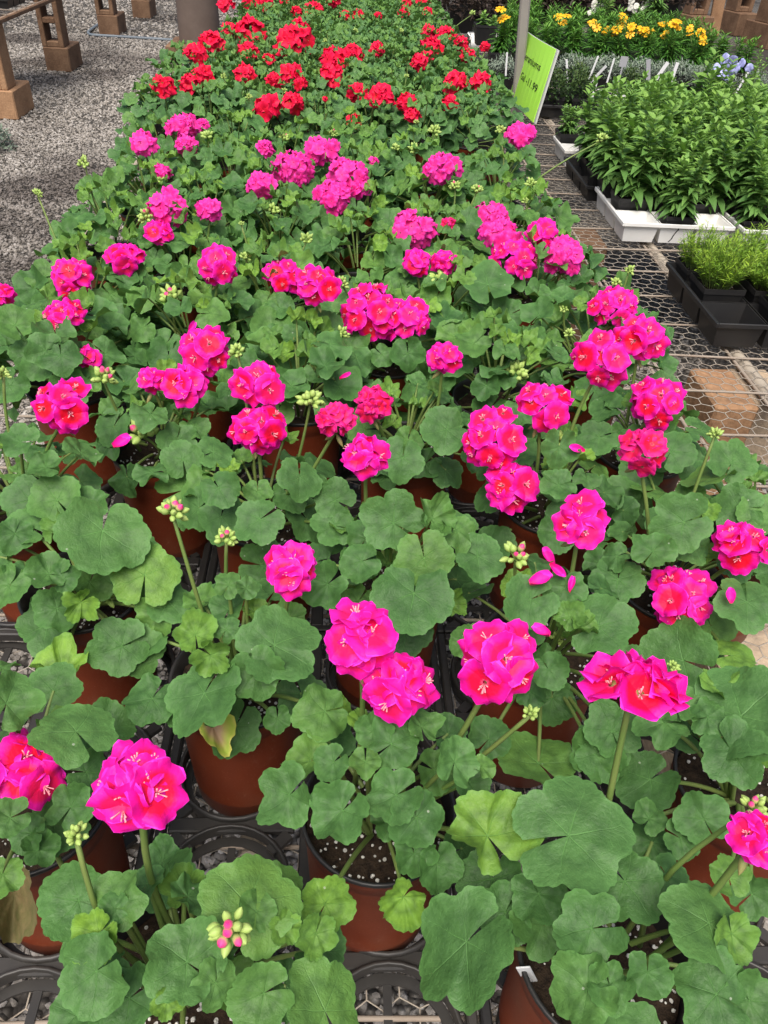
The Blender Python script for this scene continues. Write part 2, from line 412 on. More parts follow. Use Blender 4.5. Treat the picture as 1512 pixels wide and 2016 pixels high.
# ------------------------------------------------------------------ wire bench
BU0, BU1, BV0, BV1 = -.86, 2.9, -.05, 8.6
bench = thing('wire_bench', W3(1.0, 4.0, BZ), 'long low nursery bench of chicken wire on thin rods', 'bench')
bo = np.array(bench.location)
mb = MB()
hx, hy = .042, .0364
def hexwire(u0_, u1, v0, v1, r):
    segs = []
    ny = int((v1 - v0) / hy); nx = int((u1 - u0_) / hx)
    h = hy
    for j in range(ny):
        vv = v0 + j * h; off = (j % 2) * hx / 2
        for i in range(nx):
            uu = u0_ + i * hx + off
            a = (uu - hx / 2, vv + h * .16); b = (uu, vv - h * .16); c = (uu + hx / 2, vv + h * .16); d = (uu - hx / 2, vv + h * .84)
            segs += [(a, b), (b, c), (a, d)]
    S = np.array(segs)
    jit = {}
    A3 = np.array([W3(p[0], p[1], BZ - .004) for p in S[:, 0]]); B3 = np.array([W3(p[0], p[1], BZ - .004) for p in S[:, 1]])
    def wob(P): return P + np.stack([.0025 * np.sin(P[:, 0] * 61 + P[:, 1] * 23), .0025 * np.sin(P[:, 1] * 57 + P[:, 0] * 31), .004 * np.sin(P[:, 0] * 17 + 2) * np.cos(P[:, 1] * 13)], 1)
    A3 = wob(A3); B3 = wob(B3)
    D = B3 - A3; D /= np.linalg.norm(D, axis=1)[:, None]
    X = np.cross(D, [0, 0, 1.0]); X /= np.linalg.norm(X, axis=1)[:, None]; Z = np.cross(X, D)
    k = len(S); V = np.zeros((k, 6, 3))
    for q in range(3):
        o = r * (math.cos(q * 2.094 + .5) * X + math.sin(q * 2.094 + .5) * Z); V[:, q] = A3 + o; V[:, 3 + q] = B3 + o
    F = np.array([[0, 1, 4, 3], [1, 2, 5, 4], [2, 0, 3, 5]])
    mb.add(V.reshape(-1, 3), (F[None] + (np.arange(k) * 6)[:, None, None]).reshape(-1, 4))
hexwire(.40, 1.75, .5, 3.2, .0013)
hexwire(.60, 2.4, 3.2, 5.2, .0012)
hexwire(BU0, .40, .1, 2.2, .0011)
mb.build('chicken_wire', M_WIRE, bench, bo)
k = 0
SB = 1.0645; v = .284 * SB
while v < BV1:
    mb = MB(); q = [W3(uu, v + .004 * math.sin(uu * 5 + v * 9), BZ + .003 + .003 * math.sin(uu * 4 + v * 3)) for uu in np.linspace(BU0, BU1, 22)]
    tube(mb, q, .0033, 6); mb.build('cross_rod', M_ROD, bench, bo); v += .1895 * SB
for uu, r, mt, z in ((.802, .0045, M_ROD, -.009), (.820, .0045, M_ROD, -.009), (1.078, .019, M_PIPE, -.024), (1.045, .0045, M_ROD, -.009), (-.1, .019, M_PIPE, -.024), (-.84, .019, M_PIPE, -.024), (2.2, .019, M_PIPE, -.024)):
    mb = MB(); tube(mb, [W3(uu * SB + .003 * math.sin(vv * 3), vv, BZ + z) for vv in np.linspace(BV0, BV1, 30)], r, 8); mb.build('rail', mt, bench, bo)

# concrete blocks: hollow, two cells; local x width, y depth, z up (standing) 
def block_mesh(mbk, sx, sy, sz, holes='y'):
    t = .045
    if holes is None: bbox(mbk, (0, 0, sz / 2), (sx, sy, sz), .008); return
    # standing on end: holes run along y, two cells one above the other
    bbox(mbk, (-sx / 2 + t / 2, 0, sz / 2), (t, sy, sz), .006); bbox(mbk, (sx / 2 - t / 2, 0, sz / 2), (t, sy, sz), .006)
    iw = sx - 2 * t
    for zz in (t / 2, sz / 2, sz - t / 2): bbox(mbk, (0, 0, zz), (iw, sy - .006, t), .006)
def block(u, v, z, size, holes, label, rot=0, mat=None, group=None):
    mb = MB(); block_mesh(mb, *size, holes)
    o = mb.build('concrete_block', mat or M_BLOCK, smooth=False)
    o.location = Vector(W3(u, v, z)); o.rotation_euler = (0, 0, YAW + rot)
    return tag(o, label, 'block', group)

# ------------------------------------------------------------------ carry trays under the geraniums
PU, PV = .196, .165
UC = [-.52 + PU * i for i in range(6)]
VR = [.27 + PV * k for k in range(-1, 60)]
def make_tray(nu, nv):
    root = thing('carry_tray', (0, 0, BZ), 'black carry tray', 'tray', 'black carry trays under the geranium pots')
    zt = .034; hw, hv = nu * PU / 2, nv * PV / 2
    deck = MB(); ring = MB(); bars = MB(); leg = MB()
    # outer frame
    fw = .012
    for s in (-1, 1):
        bbox(deck, (s * (hw - fw / 2 - .002), 0, zt - .009), (fw, nv * PV - .004, .018), .002)
        bbox(deck, (0, s * (hv - fw / 2 - .002), zt - .009), (nu * PU - 2 * fw - .004, fw, .018), .002)
    # cell walls as flat ribs
    for i in range(1, nu): bbox(deck, (-hw + i * PU, 0, zt - .008), (.020, nv * PV - 2 * fw - .004, .012), .002)
    for j in range(1, nv):
        for i in range(nu): bbox(deck, (-hw + (i + .5) * PU, -hv + j * PV, zt - .008), (PU - .034, .020, .010), .002)
    N = 32
    for i in range(nu):
        for j in range(nv):
            cx, cy = -hw + (i + .5) * PU, -hv + (j + .5) * PV
            prof = [(.0755, -.016), (.0755, .002), (.0765, .004), (.0800, .003), (.0815, 0), (.0815, -.016)]
            lathe(ring, (cx, cy, zt), prof + [prof[0]], N)
            for q in range(4):
                a = math.pi / 4 + q * math.pi / 2
                p = np.array([cx + .0785 * math.cos(a), cy + .0785 * math.sin(a), 0])
                box(bars, p + [0, 0, zt / 2 - .005], (.022, .005, zt - .018), rz(a + math.pi / 2))
                e = np.array([cx + .098 * math.cos(a), cy + .098 * math.sin(a) * .9, zt - .006])
                box(deck, (p + e) / 2 * [1, 1, 0] + [0, 0, zt - .0085], (.032, .014, .008), rz(a))
            lathe(bars, (cx, cy, 0), [(.066, .002), (.066, .006), (.078, .006), (.078, .002), (.066, .002)], N)
            box(bars, (cx, cy, .0022), (.132, .010, .003)); box(bars, (cx, cy, .0024), (.010, .132, .003))
    deck.build('deck', M_TRAY, root, (0, 0, 0), False); ring.build('pocket_rings', M_TRAY, root); bars.build('base', M_TRAY, root, (0, 0, 0), False)
    return root
tp = make_tray(2, 5); first = True
names_row = ['nearest', 'second nearest', 'third nearest', 'fourth nearest', 'fifth nearest', 'sixth nearest', 'seventh nearest', 'eighth nearest', 'ninth nearest', 'tenth nearest', 'eleventh nearest']
cols_n = ['left', 'middle', 'right']
for r in range(0, 4):
    for c in range(3):
        u = (UC[2 * c] + UC[2 * c + 1]) / 2; v = VR[5 * r + 2]
        lab = 'black plastic carry tray under the pots, %s tray of the %s column' % (names_row[r], cols_n[c])
        if first: o = tp; o['label'] = lab; first = False
        else: o = copy_tree(tp, (0, 0, 0), 0, lab)
        o.location = Vector(W3(u, v, BZ + .004)); o.rotation_euler = (0, 0, YAW)

# ------------------------------------------------------------------ geranium leaf templates
def leaf_template(g, nth=66, rings=(0.03, .22, .45, .66, .82, .93, 1.0), young=False):
    n = 5
    dl = g.uniform(.05, .16)
    th = np.linspace(-math.pi + dl, math.pi - dl, nth)
    depth = g.uniform(.10, .26) + (.08 if young else 0)
    ph = g.uniform(-.15, .15)
    lob = 1 - depth * (1 - np.abs(np.cos(n * .5 * th * .98 + ph))) ** 1.3
    teeth = 1 - (.055 if not young else .08) * (1 - np.abs(np.sin(11.5 * th + g.uniform(0, 3)))) ** 1.4
    R = (.93 + .07 * np.cos(th)) * lob * teeth * (1 - .22 * (np.abs(th) / math.pi) ** 10)
    pk, pa = g.uniform(0, 6, 4), g.uniform(.6, 1.4, 4)
    R *= 1 + .05 * np.sin(th + g.uniform(0, 6)) + .03 * np.sin(2 * th + g.uniform(0, 6))
    cup = g.uniform(-.18, .38) if not young else g.uniform(.25, .65)
    fold = g.uniform(.035, .075) * (1.8 if young else 1)
    wv = g.uniform(.10, .24) * (1.4 if young else 1); f1, f2 = g.uniform(0, 6, 2)
    dr = g.uniform(-.1, .5); side = g.uniform(-.28, .28); sad = g.uniform(-.25, .25)
    V = [[0, 0, 0]]; A = [[0, 0]]
    for r in rings:
        rr = R * r
        x = rr * np.cos(th); y = rr * np.sin(th)
        z = cup * r * r - fold * r ** 1.3 * np.cos(6 * th + .5 * np.sin(3 * r + f1)) + wv * r ** 3 * np.sin(3 * th + f1) + wv * .6 * r ** 4 * np.sin(5 * th + f2) + wv * .25 * r ** 5 * np.sin(11 * th + f1) \
            + .012 * np.sin(9 * pa[0] * x + pk[0]) * np.cos(8 * pa[1] * y + pk[1]) + .008 * r * np.sin(17 * pa[2] * x + 9 * y + pk[2]) - dr * np.clip(x, 0, 2) ** 2 * .6 + side * y * np.abs(y) + sad * (x * x - y * y)
        V += list(zip(x, y, z)); A += list(zip(x / np.maximum(R, .3), y / np.maximum(R, .3)))
    F4 = []; F3 = [[0, 1 + i, 2 + i] for i in range(nth - 1)]
    for k in range(len(rings) - 1):
        a = 1 + k * nth; b = a + nth
        F4 += [[a + i, b + i, b + i + 1, a + i + 1] for i in range(nth - 1)]
    return np.array(V), np.array(F4), np.array(F3), np.array(A)
g_ = np.random.default_rng(5)
T_NEAR = [leaf_template(g_) for _ in range(16)]
T_BIG = [(V * [1, 1, .42], a, b, c) for V, a, b, c in [leaf_template(g_, 84) for _ in range(5)]]
T_YOUNG = [leaf_template(g_, young=True) for _ in range(8)]
RM = (.05, .35, .65, .88, 1.0)
T_MID = [leaf_template(g_, 44, RM) for _ in range(12)]; T_MIDY = [leaf_template(g_, 44, RM, True) for _ in range(6)]
RF = (.06, .5, .85, 1.0)
T_FAR = [leaf_template(g_, 28, RF) for _ in range(8)]; T_FARY = [leaf_template(g_, 28, RF, True) for _ in range(5)]
TEMPL = {0: (T_NEAR, T_YOUNG), 1: (T_MID, T_MIDY), 2: (T_FAR, T_FARY)}
def put_leaf(mb, lod, pos, N, T, R, tint, young=False, g=rng):
    ts = TEMPL[lod][1 if young else 0]
    if lod == 0 and R > .034 and not young: ts = T_BIG
    V, F4, F3, A = ts[int(g.integers(len(ts)))]
    t, l, n = frame(N, T); sg = 1 if g.random() < .5 else -1
    P = pos + R * (V[:, :1] * t + V[:, 1:2] * l * sg + V[:, 2:3] * n)
    q = F4 if sg > 0 else F4[:, ::-1]; q3 = F3 if sg > 0 else F3[:, ::-1]
    mb.add(P, [q, q3], np.column_stack([A, np.full(len(V), tint)]))
def arc(a, b, lift=.3, n=7, bulge=None):
    a = np.asarray(a, float); b = np.asarray(b, float); t = np.linspace(0, 1, n)[:, None]
    P = a + (b - a) * t; h = np.linalg.norm(b - a)
    P[:, 2] += lift * h * np.sin(math.pi * t[:, 0]) * .5
    if bulge is not None: P += np.asarray(bulge) * np.sin(math.pi * t)
    return P

def random_foliage(g, fol, stems, c, lod, N, Rm, H, size, low=-.06, open_front=False, tmin=0.0):
    """leaves over a dome round the plant's centre c (at rim height)"""
    for i in range(N):
        t = tmin + (1 - tmin) * (i + .5) / N
        az_ = i * 2.39996 + g.uniform(-.4, .4)
        rr = Rm * math.sqrt(max(0, 1 - t ** 1.6)) * g.uniform(.75, 1.08); z = low + (H - low) * t ** .8 + g.normal() * .012
        out = np.array([math.cos(az_), math.sin(az_), 0])
        p = c + out * rr + [0, 0, z]
        if open_front and t < .42 and -out[1] > .45 and g.random() < .9: continue
        yng = t > .86 or g.random() < .06
        R = size * g.uniform(.72, 1.15) * (1.05 - .35 * t) * (.72 if yng else 1)
        nv = out * (1.0 - t) * g.uniform(.5, 1.2) + np.array([0, 0, 1]) + g.normal(size=3) * .22 + np.array([0, -.25, 0])
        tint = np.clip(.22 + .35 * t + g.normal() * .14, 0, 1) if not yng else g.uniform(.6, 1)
        put_leaf(fol, lod, p, nv, out + g.normal(size=3) * .35, R, tint, yng, g)
        s = c + out * min(.03, rr * .3) + [0, 0, max(-.03, z * .35)]
        if lod == 0 or (lod == 1 and i % 2 == 0): tube(stems, arc(s, p, .15, 5), np.linspace(.0028, .0018, 5) * (1 if lod == 0 else .9), 5, cap=False)
        elif lod == 2 and i % 3 == 0: tube(stems, arc(s, p, .15, 3), .002, 3, cap=False)

# ------------------------------------------------------------------ florets, heads and buds
def floret(mb, st, c, N, T, R, g, n=5, ruf=.10, closed=0.0):
    t0, l0, n0 = frame(N, T); spin = g.uniform(0, 6.28); z5 = g.random()
    NU, NS = 6, 7
    for k in range(n):
        a = spin + 2 * math.pi * k / n + g.normal() * .09
        d = math.cos(a) * t0 + math.sin(a) * l0; e = np.cross(n0, d)
        L = R * g.uniform(.9, 1.08); Wd = g.uniform(.60, .76) * R; cupp = g.uniform(.08, .28) + closed; wa, wf = g.uniform(.3, 1) * ruf, g.uniform(0, 6.28)
        V = []; A = []
        for i in range(NU):
            q = i / (NU - 1); rho = .07 + .93 * q
            for j in range(NS):
                s = -1 + 2 * j / (NS - 1)
                rr = rho * (1 - .22 * s * s * q ** 2 + .035 * q ** 3 * math.sin(5 * s + wf)) - .05 * q ** 5 * (1 - abs(s))
                wd = s * Wd * (math.sin(min(1, rho * 1.12) * math.pi * .5) ** .8) * (1 - .16 * q ** 4)
                zz = cupp * rr ** 1.7 - .16 * q ** 3 * (1 + closed) + wa * q ** 2 * math.sin(s * 3.6 + wf) - .10 * s * s * q - .03 * (k % 2)
                V.append(c + d * rr * L + e * wd + n0 * zz * R); A.append((rho, s, z5))
        F = [[i * NS + j, i * NS + j + 1, (i + 1) * NS + j + 1, (i + 1) * NS + j] for i in range(NU - 1) for j in range(NS - 1)]
        mb.add(V, np.array(F)[:, ::-1], A)
    if st is not None:
        for k in range(7):
            a = g.uniform(0, 6.28); sp = g.uniform(.05, .24)
            tip = c + n0 * R * g.uniform(.30, .42) + (math.cos(a) * t0 + math.sin(a) * l0) * R * sp
            tube(st, [c + n0 * R * .02, (c + tip) / 2 + n0 * R * .03, tip], [R * .028, R * .022, R * .03], 4)
def put_bud(mb, a, d, L, r):
    d = nrm(d); t = nrm(np.cross(d, [.3, .2, 1])); l = np.cross(d, t)
    V, F = BUD
    mb.add(a + V[:, :1] * d * L + V[:, 1:2] * t * r + V[:, 2:3] * l * r, F, np.column_stack([V[:, 0], V[:, 1], V[:, 2]]))
def make_head(g, C, R, axis, fr=None, kind='pink', st=None, cal=None):
    """petals mesh builder of one flower head; axis points to where it faces"""
    mb = MB(); ax = nrm(axis); tx, ly, _ = frame(ax, [.3, .1, 1])
    fr = fr or min(R * .60, .025)
    n = max(4, int(1.5 * (R / fr) ** 2 * 1.45))
    span = g.uniform(1.5, 1.85); an = np.array([g.uniform(.95, 1.2), g.uniform(.95, 1.2), g.uniform(.72, 1.0)])
    if kind == 'pink': n = max(n, 7 if R > .03 else 5)
    if kind != 'mag' and n > 8: n -= int(g.integers(0, 2))
    for i in range(n):
        q = (i + .5) / n; th = span * math.sqrt(q) * .92; a = i * 2.39996 + g.uniform(-.5, .5)
        d = ax * math.cos(th) + (tx * math.cos(a) + ly * math.sin(a)) * math.sin(th)
        c = C + d * an * max(R - fr * .8, R * .32) * g.uniform(.78, 1.12)
        floret(mb, st, c, nrm(d * 1.0 + ax * (.55 if kind == 'pink' else .3) + g.normal(size=3) * .16), [0, 0, 1], fr * g.uniform(.78, 1.10), g, ruf=.22 if kind == 'pink' else .28, closed=(0 if g.random() < .85 else .3))
        if cal is not None:
            b = C - np.array([0, 0, R * .75]); tube(cal, [b, (b + c) / 2 + (c - C) * .15, c - d * .004], [.0012, .001, .0022], 5)
    if kind == 'mag' or kind == 'red':
        for i in range(n // 2):
            d = nrm(ax * .8 + g.normal(size=3) * .6); floret(mb, None, C + d * R * .6, d, [0, 0, 1], fr * .6, g, ruf=.3, closed=.3)
    return mb
def bud_cluster(g, C, R, axis, tipped=0, n=11):
    green, pink = MB(), MB(); ax = nrm(axis); tx, ly, _ = frame(ax, [.3, .9, .2])
    for i in range(n):
        q = (i + .5) / n; th = g.uniform(1.3, 1.8) * math.sqrt(q); a = i * 2.39996 + g.uniform(-.6, .6)
        d = ax * math.cos(th) + (tx * math.cos(a) + ly * math.sin(a)) * math.sin(th)
        L = R * g.uniform(.45, .74); s = C + d * R * g.uniform(.22, .36) - ax * R * .25
        put_bud(pink if i < tipped else green, s, d + ax * .25 + g.normal(size=3) * .1, L, R * g.uniform(.15, .21))
        tube(green, [C - ax * R * .45, s + d * L * .1], R * .05, 4, cap=False)
    return green, pink

# ------------------------------------------------------------------ the geraniums
PINK = [  # u, v, label
 (-.128, .275, 'front-row pink geranium with one broad head and a drooping pink-tipped bud cluster'),
 (.259, .285, 'front-row geranium with the huge round leaves and a white tag in its pot'),
 (-.315, .441, 'pink geranium at the left edge with a brown limp leaf hanging over its pot'),
 (.050, .431, 'pink geranium in front of the stacked pair of big pink heads, pot rim bare'),
 (.470, .46, 'pink geranium at the right edge under the sideways pink head, leaves very large'),
 (-.117, .608, 'geranium with a scorched yellow leaf over the rim of its large pot'),
 (.271, .652, 'pink geranium behind the round pink head, bare soil and black rim showing'),
 (-.342, .754, 'geranium without open flowers, soil and round black rim showing at left'),
 (.074, .772, 'broad-leaved geranium behind the stacked pink heads, fallen petal near its middle'),
 (.485, .78, 'pink geranium at right beside the pale block under the wire'),
 (-.481, .925, 'leafy geranium in the lone pot at the left edge'),
 (-.113, .924, 'geranium with the small ragged pink head on its front right side'),
 (.345, .96, 'geranium with the paired pink heads and fallen petals on its leaves'),
 (.655, .91, 'geranium overhanging the wire at the right edge with a green bud'),
 (-.30, 1.09, 'geranium whose tall pink head and bud cluster lean over the left tray'),
 (.118, 1.105, 'geranium with the fading crimson pink heads at the centre'),
 (.539, 1.115, 'geranium at the wire edge with a wilted red head above its rim'),
 (-.501, 1.287, 'geranium by the gravel with a bare pot side and opening buds'),
 (-.074, 1.25, 'geranium with two pink heads one above the other and a bud star'),
 (.30, 1.28, 'geranium with the tall upright pink head right of the bare pot'),
 (-.30, 1.43, 'geranium with the large lumpy pink cluster and one separate floret'),
 (.10, 1.43, 'geranium with the big double pink cluster at the centre of the bench'),
 (.53, 1.44, 'geranium at the wire edge with two overlapping pink heads'),
]
for v in np.arange(1.60, 2.90, .165):
    k = int(round((v - .27) / .165))
    for i in range(6):
        if (i + k) % 2 == 0:
            uu = UC[i] + rng.normal() * .012
            if v > 1.55 and i == 5: uu = .50
            if v > 2.7 and uu > .2: continue
            PINK.append((uu - .03, v + rng.normal() * .012, None))
pots = []
class Plant: pass
def build_pot(root, o, lod, g):
    N = 44 if lod == 0 else (28 if lod == 1 else 16)
    h = RIM - BZ - .008
    z0 = BZ + .008
    mb = MB()
    lathe(mb, (o[0], o[1], z0), [(.0, .006), (.062, .004), (.069, .0), (.0708, .005), (.0722, .034), (.0729, .036), (.0724, .039), (.0782, h - .034), (.0786, h - .026), (.0806, h - .023), (.0820, h - .004)], N)
    pot = mb.build('pot', M_POT, root, o)
    mb = MB()
    lathe(mb, (o[0], o[1], z0), [(.0815, h - .004), (.0835, h - .002), (.0838, h + .002), (.082, h + .0035), (.0795, h + .002), (.0785, h - .004), (.0765, h - .05), (.073, h - .07)], N)
    mb.build('pot_rim', M_BLACK, pot, o)
    mb = MB(); n2 = 22 if lod == 0 else 12
    rr = [0, .03, .055, .077]
    V = [[o[0], o[1], RIM - .026]]; 
    for r in rr[1:]:
        for k in range(n2):
            a = 2 * math.pi * k / n2; V.append([o[0] + r * math.cos(a), o[1] + r * math.sin(a), RIM - .028 + g.normal() * .0035])
    F4 = [[1 + j * n2 + k, 1 + j * n2 + (k + 1) % n2, 1 + (j + 1) * n2 + (k + 1) % n2, 1 + (j + 1) * n2 + k] for j in range(2) for k in range(n2)]
    F3 = [[0, 1 + k, 1 + (k + 1) % n2] for k in range(n2)]
    mb.add(V, [np.array(F4)[:, ::-1], np.array(F3)])
    soil = mb.build('soil', M_SOIL, root, o)
    if lod == 0:
        mb = MB()
        for k in range(70):
            a = g.uniform(0, 6.28); r = .072 * math.sqrt(g.random()); s = g.uniform(.0009, .0026)
            mb.add(ICO[0] * g.uniform(.7, 1.2, (12, 1)) * s + [o[0] + r * math.cos(a), o[1] + r * math.sin(a), RIM - .0255], ICO[1])
        mb.build('perlite', M_PERL, soil, o, False)['kind'] = 'stuff'

for i, (u, v, lab) in enumerate(PINK):
    p = Plant(); p.i = i; p.u, p.v, p.label = u, v, lab
    p.o = W3(u, v, BZ); p.c = W3(u, v, RIM); p.leaves = []; p.heads = []; p.buds = []; p.lod = 0 if v < 1.2 else 1
    p.kind = 'pink'; pots.append(p)
# red geraniums farther up the bench
rrow = []
for r, v in enumerate(np.arange(3.16, 8.3, .205)):
    row = []
    u_l = -.70 if v < 4.3 else -.54
    n = 7 if v < 4.3 else 6
    for i in range(n):
        off = .1 * (r % 2)
        row.append((u_l + .20 * i + off - .02 * (v > 4) + rng.normal() * .012, v + rng.normal() * .014))
    rrow.append(row)
for r, row in enumerate(rrow):
    for i, (u, v) in enumerate(row):
        p = Plant(); p.i = len(pots); p.u, p.v = u, v
        p.label = 'red geranium, %s from the left in the %s red row from the front' % (ORD[i], ORD[r])
        p.o = W3(u, v, BZ); p.c = W3(u, v, RIM); p.leaves = []; p.heads = []; p.buds = []; p.lod = 2; p.kind = 'red'; p.rc = (r, i); pots.append(p)

# leaves read off the photograph: x, y, radius (px), tip angle (deg in the picture), tint, flags (y young, d deep in the crown, e seen edge-on)
LEAVES = [
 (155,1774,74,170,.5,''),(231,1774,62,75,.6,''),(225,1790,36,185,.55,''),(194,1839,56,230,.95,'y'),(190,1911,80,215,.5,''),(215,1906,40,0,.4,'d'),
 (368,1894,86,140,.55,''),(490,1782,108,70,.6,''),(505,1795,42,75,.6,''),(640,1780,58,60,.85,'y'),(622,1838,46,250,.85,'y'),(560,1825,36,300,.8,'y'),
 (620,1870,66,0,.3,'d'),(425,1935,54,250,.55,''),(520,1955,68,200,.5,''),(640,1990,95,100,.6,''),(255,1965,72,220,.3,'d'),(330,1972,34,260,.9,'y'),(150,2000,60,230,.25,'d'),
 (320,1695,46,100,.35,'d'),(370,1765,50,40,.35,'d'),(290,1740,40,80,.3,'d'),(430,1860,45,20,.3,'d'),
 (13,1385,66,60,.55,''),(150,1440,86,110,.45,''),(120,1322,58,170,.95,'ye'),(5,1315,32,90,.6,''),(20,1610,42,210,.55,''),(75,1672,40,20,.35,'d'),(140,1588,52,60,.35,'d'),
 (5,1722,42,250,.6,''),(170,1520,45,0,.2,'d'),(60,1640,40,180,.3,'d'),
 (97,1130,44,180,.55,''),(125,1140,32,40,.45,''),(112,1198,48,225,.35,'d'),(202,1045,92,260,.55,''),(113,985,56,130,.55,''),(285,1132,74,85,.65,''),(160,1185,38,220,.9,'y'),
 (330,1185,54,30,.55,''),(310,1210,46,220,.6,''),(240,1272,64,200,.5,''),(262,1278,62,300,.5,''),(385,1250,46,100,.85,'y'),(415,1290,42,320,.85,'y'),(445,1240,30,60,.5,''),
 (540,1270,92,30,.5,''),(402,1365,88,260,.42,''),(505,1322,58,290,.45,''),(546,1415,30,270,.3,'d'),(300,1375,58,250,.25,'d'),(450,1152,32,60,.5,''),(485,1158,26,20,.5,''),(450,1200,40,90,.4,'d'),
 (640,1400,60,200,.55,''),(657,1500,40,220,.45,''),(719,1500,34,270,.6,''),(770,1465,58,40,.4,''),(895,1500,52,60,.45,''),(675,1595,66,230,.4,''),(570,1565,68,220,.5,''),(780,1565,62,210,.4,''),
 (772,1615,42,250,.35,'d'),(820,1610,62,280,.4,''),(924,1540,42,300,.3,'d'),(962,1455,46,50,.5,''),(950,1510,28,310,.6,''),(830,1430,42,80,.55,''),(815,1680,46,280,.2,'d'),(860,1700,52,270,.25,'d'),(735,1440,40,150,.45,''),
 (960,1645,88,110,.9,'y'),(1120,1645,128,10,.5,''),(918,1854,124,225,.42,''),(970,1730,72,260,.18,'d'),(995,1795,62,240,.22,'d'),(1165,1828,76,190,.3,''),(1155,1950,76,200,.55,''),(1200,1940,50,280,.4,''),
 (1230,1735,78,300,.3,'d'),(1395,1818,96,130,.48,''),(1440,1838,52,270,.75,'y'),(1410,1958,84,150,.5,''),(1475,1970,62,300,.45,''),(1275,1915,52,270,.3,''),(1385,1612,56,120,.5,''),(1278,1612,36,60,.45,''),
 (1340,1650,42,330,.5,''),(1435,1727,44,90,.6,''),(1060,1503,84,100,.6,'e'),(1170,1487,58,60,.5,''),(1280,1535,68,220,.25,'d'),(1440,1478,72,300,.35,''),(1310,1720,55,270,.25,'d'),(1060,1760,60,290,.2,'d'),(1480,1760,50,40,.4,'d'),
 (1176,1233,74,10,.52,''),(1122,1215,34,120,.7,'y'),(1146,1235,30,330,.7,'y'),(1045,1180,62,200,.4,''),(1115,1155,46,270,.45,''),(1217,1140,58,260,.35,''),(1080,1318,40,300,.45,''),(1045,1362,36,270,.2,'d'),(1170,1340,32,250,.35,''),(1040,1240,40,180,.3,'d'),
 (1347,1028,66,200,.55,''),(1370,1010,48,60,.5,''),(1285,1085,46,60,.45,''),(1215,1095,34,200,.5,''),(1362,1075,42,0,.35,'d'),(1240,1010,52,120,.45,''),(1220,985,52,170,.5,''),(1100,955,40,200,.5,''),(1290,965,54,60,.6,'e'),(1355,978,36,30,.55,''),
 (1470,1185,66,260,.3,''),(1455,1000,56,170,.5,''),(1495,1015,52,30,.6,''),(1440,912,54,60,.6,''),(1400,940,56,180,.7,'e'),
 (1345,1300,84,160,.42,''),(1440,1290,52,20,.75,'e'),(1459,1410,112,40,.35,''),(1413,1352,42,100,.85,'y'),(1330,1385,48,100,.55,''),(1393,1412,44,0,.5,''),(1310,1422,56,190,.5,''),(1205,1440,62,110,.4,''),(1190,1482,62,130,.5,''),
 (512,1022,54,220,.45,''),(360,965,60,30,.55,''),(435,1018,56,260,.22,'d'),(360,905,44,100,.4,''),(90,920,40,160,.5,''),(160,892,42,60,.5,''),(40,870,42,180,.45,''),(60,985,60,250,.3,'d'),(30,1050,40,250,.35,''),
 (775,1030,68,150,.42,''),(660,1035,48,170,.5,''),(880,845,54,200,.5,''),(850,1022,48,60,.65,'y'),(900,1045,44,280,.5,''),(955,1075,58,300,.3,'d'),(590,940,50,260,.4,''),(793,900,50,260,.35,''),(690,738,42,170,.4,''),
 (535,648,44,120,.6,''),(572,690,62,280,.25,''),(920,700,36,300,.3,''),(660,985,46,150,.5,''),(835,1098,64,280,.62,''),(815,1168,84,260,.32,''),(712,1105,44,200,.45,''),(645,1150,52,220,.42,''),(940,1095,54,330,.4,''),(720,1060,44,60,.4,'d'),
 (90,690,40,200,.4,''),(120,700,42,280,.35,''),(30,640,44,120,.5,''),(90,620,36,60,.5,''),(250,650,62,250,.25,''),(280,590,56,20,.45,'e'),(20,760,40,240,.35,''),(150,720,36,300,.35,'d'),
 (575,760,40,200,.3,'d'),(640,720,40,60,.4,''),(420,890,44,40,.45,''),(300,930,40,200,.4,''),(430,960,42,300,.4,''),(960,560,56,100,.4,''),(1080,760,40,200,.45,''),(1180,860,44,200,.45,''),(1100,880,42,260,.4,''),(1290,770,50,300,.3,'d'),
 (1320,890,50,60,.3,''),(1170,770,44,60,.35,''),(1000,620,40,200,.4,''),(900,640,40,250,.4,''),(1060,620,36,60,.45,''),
]
def dome_hit(px, py, deep):
    d = nrm(ray(px, py)); best = None
    for p in pots:
        if p.v > 1.75 or p.kind == 'red': continue
        hr = .205 if p.v < .7 else .185
        rad = np.array([hr, hr, .17]) * (.74 if deep else 1.0)
        o = (CAM - (p.c + [0, 0, .0])) / rad; dd = d / rad
        a = dd @ dd; b = o @ dd; c = o @ o - 1
        disc = b * b - a * c; mq = math.sqrt(max(0, (o @ o) - b * b / a))
        t = (-b - math.sqrt(disc)) / a if disc > 0 else -b / a
        P = CAM + d * t
        if P[2] < BZ + .06: continue
        pen = mq if mq > .35 else .35
        if best is None or pen < best[0] - 1e-9: best = (pen, p, P)
    return best
for (x, y, r, ang, tint, fl) in LEAVES:
    h = dome_hit(x, y, 'd' in fl)
    if h is None: continue
    h[1].leaves.append((x, y, r, ang, tint, fl, h[2]))

